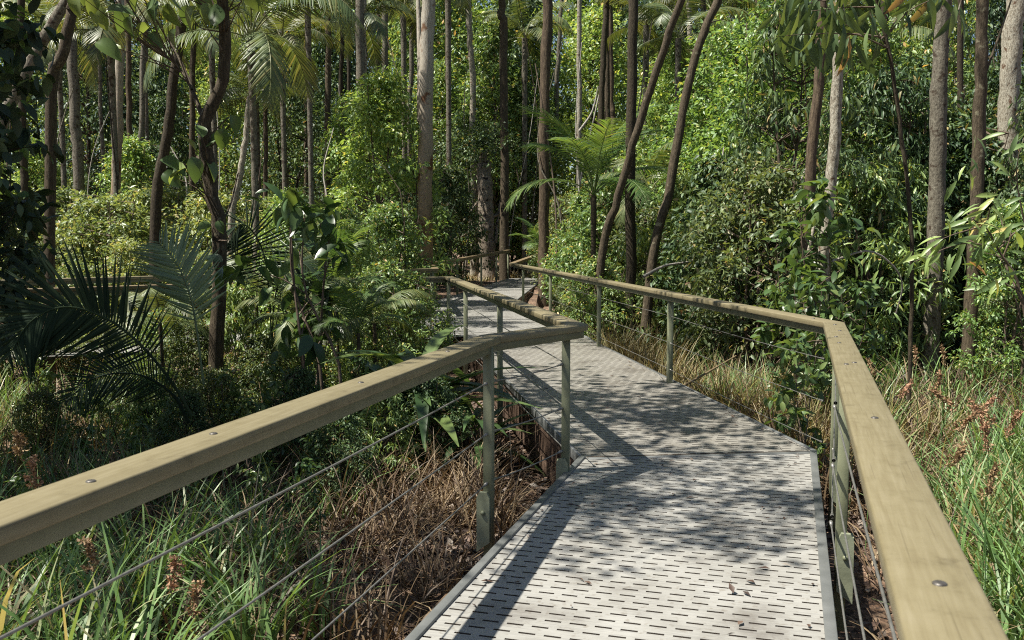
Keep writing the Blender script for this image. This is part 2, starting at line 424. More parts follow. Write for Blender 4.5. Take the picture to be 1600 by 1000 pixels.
class Acc:
    """gathers pieces of one mesh"""
    def __init__(self): self.V, self.F, self.n = [], {}, 0

    def add(self, V, faces):
        V = np.asarray(V, float)
        self.V.append(V)
        for f in faces:
            f = np.asarray(f)
            self.F.setdefault(f.shape[1], []).append(f + self.n)
        self.n += len(V)
        return self

    def tube(self, pts, rad, sides=8, wob=0.0, rng=None, cap=True):
        pts = np.asarray(pts, float); n = len(pts)
        rad = np.broadcast_to(np.asarray(rad, float), (n,))
        tg = nrm(np.gradient(pts, axis=0))
        ref = np.array([0.31, 0.87, 0.38]) if abs(tg[:, 2]).mean() > 0.6 else np.array([0.1, 0.2, 0.97])
        X = nrm(np.cross(tg, ref)); Y = np.cross(tg, X)
        a = np.linspace(0, 2 * np.pi, sides, endpoint=False)
        r = rad[:, None] * np.ones((1, sides))
        if wob:
            r = r * (1 + wob * (rng or RNG).normal(size=r.shape))
        V = pts[:, None, :] + r[..., None] * (np.cos(a)[None, :, None] * X[:, None, :] + np.sin(a)[None, :, None] * Y[:, None, :])
        i = np.arange(n - 1)[:, None] * sides; j = np.arange(sides)[None]; j2 = (j + 1) % sides
        Q = np.stack([i + j, i + j2, i + sides + j2, i + sides + j], -1).reshape(-1, 4)
        self.add(V.reshape(-1, 3), [Q])
        if cap:
            self.add(V[-1], [np.arange(sides)[None]])
        return self

    def box(self, x0, x1, y0, y1, z0, z1):
        V = [(x, y, z) for z in (z0, z1) for y in (y0, y1) for x in (x0, x1)]
        Q = [(0, 2, 3, 1), (4, 5, 7, 6), (0, 1, 5, 4), (2, 6, 7, 3), (0, 4, 6, 2), (1, 3, 7, 5)]
        return self.add(V, [np.array(Q)])

    def mesh(self, name, mat, smooth_shade=False):
        return mesh_np(name, np.concatenate(self.V), [np.concatenate(v) for v in self.F.values()], mat, None, smooth_shade)


def spline(pts, n):
    """Catmull-Rom through pts, n samples"""
    p = np.asarray(pts, float)
    if len(p) == 2:
        t = np.linspace(0, 1, n)[:, None]
        return p[0] * (1 - t) + p[1] * t
    q = np.concatenate([[2 * p[0] - p[1]], p, [2 * p[-1] - p[-2]]])
    u = np.linspace(0, len(p) - 1 - 1e-6, n)
    i = u.astype(int); t = (u - i)[:, None]
    a, b, c, d = q[i], q[i + 1], q[i + 2], q[i + 3]
    return 0.5 * (2 * b + (c - a) * t + (2 * a - 5 * b + 4 * c - d) * t ** 2 + (-a + 3 * b - 3 * c + d) * t ** 3)


def clusters_leaves(C, R, per, size, T, rng, up=0.9, droop=0.25, out=0.9, flat=0.75):
    """leaves gathered in sprays round the points C"""
    n = len(C) * per
    c = np.repeat(C, per, 0)
    r = np.repeat(R, per)
    off = rng.normal(size=(n, 3)); off = nrm(off) * (rng.random((n, 1)) ** 0.55)
    off[:, 2] *= flat
    pos = c + off * r[:, None]
    d = off * out + rng.normal(size=(n, 3)) * 0.45
    d[:, 2] -= droop
    nn = rng.normal(size=(n, 3)) * 0.45 + np.array([0, 0, up])
    s = size * rng.uniform(0.6, 1.25, n)
    return scatter(T, pos - nrm(d) * s[:, None] * 0.3, d, nn, s)

# ------------------------------------------------------------------ boardwalk (a raised path)
S1 = [(-2.215, -2.5), (-0.53, -2.5), (2.33, 6.99), (0.50, 6.78)]
S2 = [(0.50, 6.78), (2.33, 6.99), (1.27, 15.2), (-0.75, 15.2)]
S3 = [(-0.75, 15.2), (1.27, 15.2), (0.05, 24.6), (-2.05, 24.4), (-1.65, 19.55)]
S4 = [(-0.75, 15.2), (-1.65, 19.55), (-9.3, 11.9), (-8.0, 10.5), (-2.2, 14.6)]
S5 = [(-2.05, 24.4), (0.05, 24.6), (1.15, 33.4), (-0.10, 33.4)]


def slot_panel(name, poly, ang, parent, slope=None, mat='deck'):
    p, sw, sl, sx = 0.075, 0.0145, 0.072, 0.108
    ca, sa = math.cos(ang), math.sin(ang)
    pl = np.array(poly)
    u = pl[:, 0] * ca + pl[:, 1] * sa
    v = -pl[:, 0] * sa + pl[:, 1] * ca
    u0, u1, v0, v1 = u.min() - 0.02, u.max() + 0.02, v.min() - 0.02, v.max() + 0.02
    quads = []
    th = 0.032
    nrow = int((v1 - v0) / p) + 1
    sh = 0
    for j in range(nrow):
        y0 = v0 + j * p; ya = y0 + p - sw; y1 = y0 + p
        quads.append([(u0, y0, 0), (u1, y0, 0), (u1, ya, 0), (u0, ya, 0)])
        if j % 5: sh += 1
        x = u0 - sx + (sh % 3) * sx / 3
        prev = u0
        while x < u1 - sl:
            if x > u0:
                quads.append([(prev, ya, 0), (x, ya, 0), (x, y1, 0), (prev, y1, 0)])
                a, b = x, x + sl
                quads.append([(a, ya, 0), (b, ya, 0), (b, ya, -th), (a, ya, -th)])
                quads.append([(b, y1, 0), (a, y1, 0), (a, y1, -th), (b, y1, -th)])
                quads.append([(a, y1, 0), (a, ya, 0), (a, ya, -th), (a, y1, -th)])
                quads.append([(b, ya, 0), (b, y1, 0), (b, y1, -th), (b, ya, -th)])
                prev = b
            x += sx
        quads.append([(prev, ya, 0), (u1, ya, 0), (u1, y1, 0), (prev, y1, 0)])
    V = np.array(quads).reshape(-1, 3)
    me = mesh_np(name, V, [np.arange(len(V)).reshape(-1, 4)], [M[mat], M['deck_gap_shade']], (np.array(quads)[:, :, 2].min(1) < -0.01).astype(int))
    bm = bmesh.new(); bm.from_mesh(me)
    k = len(pl)
    for i in range(k):
        a = (u[i], v[i]); b = (u[(i + 1) % k], v[(i + 1) % k])
        n = Vector((b[1] - a[1], -(b[0] - a[0]), 0))
        bmesh.ops.bisect_plane(bm, geom=bm.verts[:] + bm.edges[:] + bm.faces[:], dist=1e-5, plane_co=(a[0], a[1], 0), plane_no=n, clear_outer=True)
    if slope:
        for w in bm.verts:
            yy = w.co.x * sa + w.co.y * ca
            w.co.z += 0.26 * max(0.0, (yy - slope[0]) / (slope[1] - slope[0]))
    bm.to_mesh(me); bm.free()
    o = link(name, me, parent)
    o.rotation_euler = (0, 0, ang)
    return o


walk = tag(empty("boardwalk_path"), kind="structure")
A1, A2 = -math.atan2(1.03, 3.38), math.atan2(1.25, 8.42)
slot_panel("deck_panel", S1, A1, walk)
slot_panel("deck_panel", S2, A2 * 0.9, walk, mat='deck_browner')
slot_panel("deck_panel", S3, A2 * 0.6, walk)
slot_panel("deck_panel", S4, math.radians(42), walk)
slot_panel("deck_panel", S5, -0.2, walk, (24.5, 33.0))


def beam(name, a, b, w0, w1, z0, z1, mat, parent, m0=0.0, m1=0.0, bev=0.004):
    """bar from a to b (x, y, z); across from w0 to w1 (left is positive); ends cut at the mitre slopes m0, m1"""
    a = Vector(a); b = Vector(b)
    d = b - a; L = d.length; X = d.normalized()
    Y = Vector((-X.y, X.x, 0)).normalized(); Z = X.cross(Y)
    V = []
    for z in (z0, z1):
        for (xe, m) in ((0, m0), (L, m1)):
            for y in (w0, w1):
                V.append((xe + m * y, y, z))
    Q = [(0, 1, 3, 2), (4, 6, 7, 5), (0, 4, 5, 1), (2, 3, 7, 6), (0, 2, 6, 4), (1, 5, 7, 3)]
    me = mesh_np(name, np.array(V), [np.array(Q)], mat)
    bm = bmesh.new(); bm.from_mesh(me)
    bmesh.ops.recalc_face_normals(bm, faces=bm.faces[:])
    bm.to_mesh(me); bm.free()
    o = bpy.data.objects.new(name, me); COL.objects.link(o)
    Mx = Matrix((X, Y, Z)).transposed().to_4x4(); Mx.translation = a
    if parent:
        o.parent = parent
        o.matrix_basis = Matrix.Translation(-parent.location) @ Mx
    else:
        o.matrix_basis = Mx
    if bev:
        md = o.modifiers.new("edge", 'BEVEL'); md.width = bev; md.segments = 2; md.limit_method = 'ANGLE'
    return o


def v3(p, z=0.0):
    return (p[0], p[1], z if len(p) < 3 else p[2] + z)


# edge angles and what carries the deck
beam("edge_trim", v3(S1[0]), v3(S1[3]), -0.046, 0.0, -0.09, 0.014, M['trim'], walk)
beam("edge_trim", v3(S1[1]), v3(S1[2]), 0.0, 0.050, -0.09, 0.012, M['trim'], walk)
beam("edge_trim", v3(S2[0]), v3(S2[3]), -0.022, 0.0, -0.07, 0.010, M['trim'], walk)
beam("edge_trim", v3(S2[1]), v3(S2[2]), 0.0, 0.03, -0.07, 0.010, M['trim'], walk)
beam("edge_trim", v3(S3[1]), v3(S3[2]), -0.03, 0.0, -0.07, 0.010, M['trim'], walk)
beam("edge_trim", v3(S3[4]), v3(S4[2]), -0.03, 0.0, -0.07, 0.010, M['trim'], walk)
beam("edge_trim", v3(S5[0]), (S5[3][0], S5[3][1], 0.27), 0.0, 0.03, -0.07, 0.010, M['trim'], walk)
beam("edge_trim", v3(S5[1]), (S5[2][0], S5[2][1], 0.27), -0.03, 0.0, -0.07, 0.010, M['trim'], walk)
# joint strip at the bend
beam("joint_strip", (0.56, 6.787, 0), (2.27, 6.983, 0), -0.075, -0.016, -0.02, 0.004, M['trim'], walk, bev=0.001)
beam("joint_gap", (0.56, 6.787, 0), (2.27, 6.983, 0), -0.0158, 0.012, -0.02, 0.003, M['deck_gap_shade'], walk, bev=0)
for (a, b, w) in ((S1[0], S1[3], -0.30), (S1[1], S1[2], 0.34), (S2[1], S2[2], 0.30)):
    beam("bearer", v3(a), v3(b), w - 0.05, w + 0.05, -0.24, -0.095, M['bearer'], walk)
beam("bearer", v3(S2[0]), v3(S2[3]), -0.16, -0.06, -0.55, -0.38, M['bearer'], walk)
beam("bearer", v3(S2[0]), v3(S2[3]), -0.10, -0.03, -0.16, -0.075, M['bearer'], walk)
beam("bearer", v3(S3[1]), v3(S3[2]), 0.1, 0.2, -0.24, -0.095, M['bearer'], walk)
# fine vertical rods under the left edge of the second stretch
a = Vector((*S2[0], 0)); b = Vector((*S2[3], 0)); dd = (b - a)
acc = Acc()
for i in range(150):
    t = (i + 0.5) / 150 * 0.98
    p = a + dd * t + Vector((0.045, 0.0, 0))
    acc.tube([(p.x, p.y, -0.40), (p.x, p.y, -0.12)], 0.006, 4)
link("rod_screen", acc.mesh("rod_screen", M['bearer']), walk)["kind"] = "stuff"
acc = None
for i in range(5):
    p = a + dd * (0.02 + 0.23 * i) + Vector((0.09, 0, 0))
    g = float(gz(p.x, p.y))
    beam("stump", (p.x, p.y, g - 0.3), (p.x, p.y, -0.17), -0.05, 0.05, -0.05, 0.05, M['bearer'], walk)
for (q, r) in ((S1[0], S1[3]), (S1[1], S1[2]), (S2[1], S2[2])):
    for i in range(4):
        t = 0.08 + i * 0.28
        x = q[0] + (r[0] - q[0]) * t; y = q[1] + (r[1] - q[1]) * t
        w = 0.3 if q is S1[0] else -0.34
        beam("stump", (x + w, y, float(gz(x, y)) - 0.3), (x + w, y, -0.241), -0.05, 0.05, -0.05, 0.05, M['bearer'], walk)

# ------------------------------------------------------------------ handrails
RT = 1.03
# post: a flat bar with a second one behind it; lower bracket with one domed bolt
def make_post_mesh():
    a = Acc()
    a.box(-0.028, 0.028, -0.046, -0.004, -0.42, RT - 0.048)
    a.box(-0.019, 0.019, 0.0, 0.045, -0.42, RT - 0.098)
    return a.mesh("post", M['post'])


def make_bracket_mesh(mir=1):
    """bevelled plate folded round the foot of the post"""
    bm = bmesh.new()
    prof = [(-0.062, -0.26), (0.018, -0.20), (0.018, 0.07), (0.0, 0.105), (-0.044, 0.105), (-0.062, 0.07)]
    lo = [bm.verts.new((x, -0.074, z)) for x, z in prof]
    hi = [bm.verts.new((x, -0.0465, z)) for x, z in prof]
    bm.faces.new(lo[::-1]); bm.faces.new(hi)
    n = len(prof)
    for i in range(n):
        bm.faces.new((lo[i], lo[(i + 1) % n], hi[(i + 1) % n], hi[i]))
    # side flange
    r = bmesh.ops.create_cube(bm, size=1.0)
    for v in r['verts']:
        v.co = (v.co.x * 0.009 - 0.0575, v.co.y * 0.085 - 0.0035, v.co.z * 0.30 - 0.07)
    bmesh.ops.recalc_face_normals(bm, faces=bm.faces[:])
    if mir < 0:
        for v in bm.verts: v.co.x = -v.co.x
        bmesh.ops.reverse_faces(bm, faces=bm.faces[:])
    me = bpy.data.meshes.new("bracket"); bm.to_mesh(me); bm.free()
    me.materials.append(M['bracket'])
    return me


def dome_mesh(name, r, h, mat, axis='z'):
    a = Acc()
    prof = [(r, 0), (r * 0.97, h * 0.35), (r * 0.78, h * 0.72), (r * 0.4, h * 0.95), (0.0005, h)]
    pts = [(0, 0, z) for _, z in prof] if axis == 'z' else [(0, -z, 0) for _, z in prof]
    a.tube(pts, [q for q, _ in prof], 12)
    return a.mesh(name, mat, True)


ME_POST, ME_BRACKET, ME_BRACKET_OUT = make_post_mesh(), make_bracket_mesh(), make_bracket_mesh(-1)
ME_PBOLT = dome_mesh("bolt", 0.015, 0.014, M['post'], 'y')
ME_SCREW = dome_mesh("bolt", 0.0125, 0.005, M['bolt'])


def handrail(label, pts, posts, cables, screws, caps, loc, group=None):
    """pts: polyline of the rail (x, y, deck height); posts: (x, y, z, facing angle, bracket?)"""
    root = tag(empty("handrail", loc), label, "handrail", group)
    off = Vector(loc)
    n = len(pts) - 1
    dirs = [(Vector(pts[i + 1]) - Vector(pts[i])).normalized() for i in range(n)]
    ang = [math.atan2(d.y, d.x) for d in dirs]
    mit = [0.0] * (n + 1)
    for i in range(1, n):
        t = ang[i] - ang[i - 1]
        t = (t + math.pi) % (2 * math.pi) - math.pi
        mit[i] = math.tan(t / 2)
    rails = []
    for i in range(n):
        a, b = Vector(pts[i]), Vector(pts[i + 1])
        za = Vector((0, 0, RT))
        m0 = mit[i] if i > 0 else 0.0
        m1 = -mit[i + 1] if i < n - 1 else 0.0
        m0 = max(-3, min(3, m0)); m1 = max(-3, min(3, m1))
        g = d = dirs[i] * 0.0012
        c = beam("top_rail", a + za + (g if i else g * 0), b + za - g, -0.072, 0.072, -0.044, 0.0, M[caps[i]], root, m0, m1, 0.007)
        beam("under_rail", a + za + g, b + za - g, -0.045, 0.045, -0.094, -0.045, M['beam'], root, m0, m1, 0.003)
        rails.append(c)
    for (x, y, z, fa, br) in posts:
        p = link("post", ME_POST, root, Vector((x, y, z)) - off)
        p.rotation_euler = (0, 0, fa)
        md = p.modifiers.new("edge", 'BEVEL'); md.width = 0.003; md.segments = 1
        if br:
            link("bracket", ME_BRACKET_OUT if x > 1.0 else ME_BRACKET, p)
            link("bolt", ME_PBOLT, p, (0.022 if x > 1.0 else -0.022, -0.074, -0.02))
    for (a, b, r) in cables:
        acc = Acc()
        a = np.array(a) - np.array(loc); b = np.array(b) - np.array(loc)
        t = np.linspace(0, 1, 9)[:, None]
        q = a * (1 - t) + b * t
        q[:, 2] -= 0.012 * (4 * t[:, 0] * (1 - t[:, 0]))
        acc.tube(q, r, 6)
        for e0, e1 in ((q[0], q[1]), (q[-1], q[-2])):
            u_ = nrm(e1 - e0)
            acc.tube(np.array([e0, e0 + u_ * 0.035, e0 + u_ * 0.036, e0 + u_ * 0.075]), [r * 2.4, r * 2.4, r * 1.7, r * 1.5], 8)
        link("cable", acc.mesh("cable", M['steel'], True), root)
    for (i, t, s) in screws:
        L = (Vector(pts[i + 1]) - Vector(pts[i])).length
        link("bolt", ME_SCREW, rails[i], (L * t, s, 0.0))
    return root


B_, C_, D_ = (-0.13, 5.62, 0), (0.45, 6.38, 0), (-1.02, 15.05, 0)
LS = (-1.955, -1.5, 0)


def on(a, b, t, dz=0.0):
    return tuple(np.array(a) * (1 - t) + np.array(b) * t + np.array((0, 0, dz)))


def scr(i, L, ds, side=0.0):
    return [(i, d / L, s) for d, s in ds]


fl1 = math.radians(-28)
left_posts = [(-0.135, 5.50, 0, math.radians(-14), True), (0.375, 6.36, 0, math.radians(-8), True)]
Ld = np.linalg.norm(np.array(D_) - np.array(C_))
for t in (0.395, 0.745):
    q = on(C_, D_, t); left_posts.append((q[0], q[1], 0, math.radians(8), False))
left_posts.append((-1.03, 14.98, 0, 0.3, False))
left_posts.append((-2.9, 13.9, 0, 0.6, False)); left_posts.append((-5.2, 11.8, 0, 0.6, False))
left_posts.append((-1.38, 0.8, 0, math.radians(-14), True))
cab = []
for z in (0.76, 0.455, 0.155):
    cab.append(((-1.40, 0.8, z), (-0.150, 5.46, z), 0.0042))
    cab.append(((-0.118, 5.54, z), (0.345, 6.32, z), 0.0042))
    cab.append(((0.36, 6.42, z), (-1.03, 14.95, z), 0.0042))
Ln = math.hypot(B_[0] - LS[0], B_[1] - LS[1])
handrail("timber handrail with wire cables along the inner side, zigzagging sharply at the bend",
         [LS, B_, C_, D_, (-2.2, 14.5, 0), (-6.6, 10.5, 0)], left_posts, cab,
         scr(0, Ln, [(Ln - 3.56, -0.012), (Ln - 3.0, 0.012), (Ln - 1.96, -0.005), (Ln - 0.86, -0.01), (Ln - 0.12, 0.02), (Ln - 4.6, 0.01)])
         + scr(1, 0.95, [(0.12, 0.0), (0.83, 0.01)]) + scr(2, Ld, [(0.25, 0.01), (0.42, -0.02), (3.4, 0), (3.6, 0.02), (6.4, 0)]),
         ['rail_top', 'rail_top', 'rail_top', 'rail_top', 'rail_brown'], (-0.135, 5.50, 0))

RS, G_, H_ = (-0.228, -1.5, 0), (2.28, 6.55, 0), (0.0, 24.5, 0)
Lr = math.hypot(G_[0] - RS[0], G_[1] - RS[1])
right_posts = [(1.712, 4.72, 0, math.radians(-17), True), (2.262, 6.42, 0, math.radians(-10), True), (0.60, 1.15, 0, math.radians(-17), True)]
for d in (10.45, 14.1, 18.5, 22.4):
    t = (d - G_[1]) / (H_[1] - G_[1]); q = on(G_, H_, t)
    right_posts.append((q[0], q[1], 0, math.radians(8), False))
cab = []
for z in (0.76, 0.455, 0.155):
    cab.append(((0.58, 1.12, z), (1.648, 4.69, z), 0.0042))
    cab.append(((1.685, 4.78, z), (2.25, 6.40, z), 0.0042))
    cab.append(((2.24, 6.60, z), (1.785, 10.42, z), 0.003))
    cab.append(((1.785, 10.48, z), (0.02, 24.3, z), 0.003))
Lf = np.linalg.norm(np.array(H_) - np.array(G_))
handrail("long pale timber handrail along the outer side, running past the dry grass",
         [RS, G_, H_, (0.98, 31.0, 0.2)], right_posts, cab,
         scr(0, Lr, [(3.15, -0.005), (4.68, -0.01), (6.05, 0.018), (6.12, -0.02), (7.0, 0.015), (7.35, 0.02), (7.75, -0.015), (8.2, 0.0), (2.0, 0.01)])
         + scr(1, Lf, [(0.3, 0.01), (3.9, 0), (4.1, 0.02), (7.8, 0), (12.2, 0)]),
         ['rail_top', 'rail_top', 'rail_brown'], (1.925, 5.40, 0))

fp = [(-8.6, 12.7, 0), (-1.62, 19.65, 0), (-2.15, 24.4, 0), (-0.12, 33.2, 0.27)]
far_posts = [(*on(fp[0], fp[1], t)[:2], 0, 0.78, False) for t in (0.12, 0.34, 0.56, 0.78, 0.99)]
far_posts += [(*on(fp[2], fp[3], t), -0.2, False) for t in (0.02, 0.28, 0.58, 0.80, 0.99)]
cab = [((-8.6, 12.7, z), (-1.62, 19.65, z), 0.004) for z in (0.76, 0.455)]
handrail("brown timber handrail at the far junction, bending past the flaky stump-like trunk",
         fp, far_posts, cab, [], ['rail_top', 'rail_brown', 'rail_brown'], (-1.62, 19.65, 0))

# ------------------------------------------------------------------ ground
xs = np.concatenate([np.linspace(-160, -26, 20), np.linspace(-25, 25, 126), np.linspace(26, 160, 20)])
ys = np.concatenate([np.linspace(-120, -6, 14), np.linspace(-5, 40, 136), np.linspace(42, 260, 30)])
XX, YY = np.meshgrid(xs, ys)
VV = np.stack([XX, YY, gz(XX, YY)], -1).reshape(-1, 3)
nx = len(xs)
ii = (np.arange(len(ys) - 1)[:, None] * nx + np.arange(nx - 1)[None]).ravel()
gm = mesh_np("ground", VV, [np.stack([ii, ii + 1, ii + nx + 1, ii + nx], -1)], M['ground'], None, True)
tag(link("ground", gm), kind="structure")


def in_poly(x, y, poly, grow=0.0):
    c = np.mean(poly, 0)
    ok = np.ones(len(x), bool)
    k = len(poly)
    for i in range(k):
        a = np.array(poly[i]); b = np.array(poly[(i + 1) % k])
        n = np.array([b[1] - a[1], -(b[0] - a[0])]); n = n / np.linalg.norm(n)
        ok &= ((x - a[0]) * n[0] + (y - a[1]) * n[1]) < grow
    return ok


def off_deck(x, y, grow=0.12):
    bad = np.zeros(len(x), bool)
    for q in (S1, S2, S3, S4, S5):
        bad |= in_poly(x, y, q, grow)
    return ~bad


# ------------------------------------------------------------------ leaf litter and grass
def litter(n, x0, x1, y0, y1, smin, smax, rng):
    x = rng.uniform(x0, x1, n); y = y0 + (y1 - y0) * rng.random(n) ** 1.4
    k = off_deck(x, y, -0.15); x, y = x[k], y[k]
    m = len(x)
    pos = np.stack([x, y, gz(x, y) + rng.uniform(0.004, 0.05, m)], -1)
    d = rng.normal(size=(m, 3)); d[:, 2] *= 0.35
    nn = rng.normal(size=(m, 3)) * 0.45 + np.array([0, 0, 1.0])
    return scatter(T_FAR, pos, d, nn, rng.uniform(smin, smax, m))


rng = np.random.default_rng(3)
acc = Acc()
acc.add(*litter(26000, -9, 10, 2.5, 24, 0.05, 0.13, rng))
acc.add(*litter(9000, -2.2, 1.0, 6, 13, 0.05, 0.11, rng))
acc.add(*litter(9000, 1.2, 5, 7, 20, 0.05, 0.12, rng))
# a few leaves blown onto the boards
for (px, py, s) in ((1033, 728, .05), (1050, 742, .03), (1242, 715, .035), (1085, 690, .03), (960, 690, .03), (856, 660, .04), (1248, 712, .03), (1015, 630, .03), (905, 640, .03), (1170, 860, .025), (770, 470, .08), (790, 500, .07)):
    v = P(px, py, 1.0) - Vector((0, 0, H)); t = -H / v.z; q = v * t + Vector((0, 0, H))
    acc.add(*scatter(T_FAR, np.array([[q.x, q.y, 0.012]]), rng.normal(size=(1, 3)) * np.array([1, 1, .1]), np.array([[0.1, 0.1, 1.0]]), np.array([s])))
k = 0
while k < 230:
    y_ = 2.5 + 22 * rng.random() ** 1.3; x_ = rng.uniform(-1.5, 2.6)
    edge = rng.random() < 0.6
    ok_ = in_poly(np.array([x_]), np.array([y_]), S1, -0.08)[0] or in_poly(np.array([x_]), np.array([y_]), S2, -0.06)[0]
    deep = in_poly(np.array([x_]), np.array([y_]), S1, -0.3)[0] or in_poly(np.array([x_]), np.array([y_]), S2, -0.3)[0]
    if not ok_ or (edge and deep): continue
    acc.add(*scatter(T_FAR, np.array([[x_, y_, 0.010]]), rng.normal(size=(1, 3)) * np.array([1, 1, .05]), np.array([[0.06 * rng.normal(), 0.06 * rng.normal(), 1.0]]), np.array([rng.uniform(0.02, 0.07)]), np.array([rng.choice([1.0, 0.9, 0.25])])))
    k += 1
tag(link("leaf_litter", acc.mesh("leaf_litter", M['litter'])), "dry brown leaves lying thickly on the forest floor", kind="stuff")


def blades(base, h, lean, w, bend, rng, rows=5):
    n = len(base)
    t = np.linspace(0, 1, rows + 1)
    ld = nrm(np.concatenate([lean, np.zeros((n, 1))], 1))
    la = np.linalg.norm(lean, axis=1)
    up = np.array([0, 0, 1.0])
    th0 = la[:, None]; th = th0 + bend[:, None] * t[None] ** 1.5
    seg = h[:, None] / rows
    dx = np.cumsum(np.concatenate([np.zeros((n, 1)), (np.sin(th) * seg)[:, :-1]], 1), 1)
    dz = np.cumsum(np.concatenate([np.zeros((n, 1)), (np.cos(th) * seg)[:, :-1]], 1), 1)
    c = base[:, None, :] + dx[..., None] * ld[:, None, :] + dz[..., None] * up
    side = np.stack([-ld[:, 1], ld[:, 0], np.zeros(n)], -1)
    a = rng.uniform(-0.9, 0.9, n)
    side = side * np.cos(a)[:, None] + ld * np.sin(a)[:, None]
    ww = w[:, None] * (1 - t[None] ** 2.2) + 0.0006
    Lf_ = c - side[:, None, :] * ww[..., None]; Rt = c + side[:, None, :] * ww[..., None]
    V = np.stack([Lf_, Rt], 2).reshape(n, -1, 3)
    k = 2 * (rows + 1)
    q = np.array([(2 * i, 2 * i + 1, 2 * i + 3, 2 * i + 2) for i in range(rows)])
    Fq = (q[None] + (np.arange(n) * k)[:, None, None]).reshape(-1, 4)
    return V.reshape(-1, 3), [Fq]


def tufts(cx, cy, per, hmin, hmax, wid, rng, spread=0.07, lean=0.30, bend=(0.2, 1.4)):
    n = len(cx) * per
    x = np.repeat(cx, per) + rng.normal(size=n) * spread
    y = np.repeat(cy, per) + rng.normal(size=n) * spread
    k = off_deck(x, y, 0.05)
    x, y = x[k], y[k]; n = len(x)
    hh = np.repeat(rng.uniform(hmin, hmax, len(cx)), per)[k] * rng.uniform(0.55, 1.1, n)
    base = np.stack([x, y, gz(x, y) - 0.02], -1)
    le = rng.normal(size=(n, 2)) * lean
    return blades(base, hh, le, wid * rng.uniform(0.6, 1.3, n), rng.uniform(*bend, n), rng)


def zone(n, poly, rng):
    pl = np.array(poly); lo, hi = pl.min(0), pl.max(0)
    x = rng.uniform(lo[0], hi[0], n * 4); y = rng.uniform(lo[1], hi[1], n * 4)
    k = in_poly(x, y, poly)
    return x[k][:n], y[k][:n]


rng = np.random.default_rng(11)
# green sedge either side of the near stretch
gg = Acc()
x, y = zone(95, [(-4.6, 3.4), (-1.9, 2.4), (-1.05, 5.0), (-1.6, 6.4), (-4.6, 6.4)], rng)
gg.add(*tufts(x, y, 30, 0.6, 1.15, 0.010, rng, bend=(0.3, 1.9)))
x, y = zone(26, [(-4.8, 3.4), (-2.6, 2.6), (-2.4, 4.4), (-3.4, 5.4), (-4.8, 5.6)], rng)
gg.add(*tufts(x, y, 30, 0.7, 1.15, 0.017, rng, bend=(0.4, 1.9)))
x, y = zone(250, [(1.85, 2.2), (4.4, 1.5), (7.5, 9), (5.5, 10), (3.15, 7.1)], rng)
gg.add(*tufts(x, y, 30, 0.65, 1.25, 0.0095, rng, bend=(0.3, 1.9)))
x, y = zone(72, [(2.9, 7.8), (7.5, 9), (9, 14), (4.5, 15), (2.2, 11)], rng)
gg.add(*tufts(x, y, 28, 0.55, 1.05, 0.009, rng, bend=(0.3, 1.8)))
x, y = zone(13, [(2.2, 10.2), (3.6, 10.4), (3.4, 14.5), (1.9, 14.5)], rng)
gg.add(*tufts(x, y, 40, 0.5, 0.95, 0.008, rng))
x, y = zone(260, [(-8, 7), (-3, 5.6), (-0.8, 8), (-1.1, 14), (-8, 13)], rng)
gg.add(*tufts(x, y, 22, 0.35, 0.95, 0.006, rng, spread=0.12, lean=0.35))
tag(link("sedge_grass", gg.mesh("sedge_grass", M['grass_green'])), "long green sedge blades growing beside the boardwalk", kind="stuff")
# straw-green grass by the outer rail
gs = Acc()
x, y = zone(46, [(2.35, 8.0), (3.3, 8.2), (2.7, 12), (1.75, 12)], rng)
gs.add(*tufts(x, y, 36, 0.55, 1.05, 0.007, rng, spread=0.1, lean=0.4, bend=(0.3, 1.8)))
x, y = zone(34, [(1.75, 11.2), (2.6, 11.2), (2.4, 16), (1.3, 16.5)], rng)
gs.add(*tufts(x, y, 46, 0.7, 1.2, 0.007, rng, lean=0.25))
x, y = zone(30, [(2.6, 8.2), (4.6, 9), (4.4, 13), (2.2, 12)], rng)
gs.add(*tufts(x, y, 40, 0.6, 1.05, 0.007, rng, lean=0.3))
x, y = zone(40, [(-9, 13.5), (-4, 17.5), (-3.4, 20), (-10, 15.5)], rng)
gs.add(*tufts(x, y, 30, 0.4, 0.8, 0.008, rng))
x, y = zone(70, [(-7.5, 8.0), (-3.6, 8.2), (-4.2, 11.5), (-8, 11)], rng)
gs.add(*tufts(x, y, 30, 0.3, 0.6, 0.006, rng, spread=0.12, lean=0.45))
x, y = zone(46, [(2.3, 2.4), (4.6, 1.8), (6.0, 7.5), (3.3, 7.0)], rng)
gs.add(*tufts(x, y, 26, 0.6, 1.15, 0.008, rng, bend=(0.4, 2.0)))
x, y = zone(60, [(-2.5, 33.8), (3, 33.8), (4.5, 38), (-4, 38)], rng)
gs.add(*tufts(x, y, 40, 0.2, 0.45, 0.012, rng, spread=0.2, lean=0.6))
tag(link("straw_grass", gs.mesh("straw_grass", M['grass_straw'])), "yellowing tall grass beyond the outer handrail", kind="stuff")
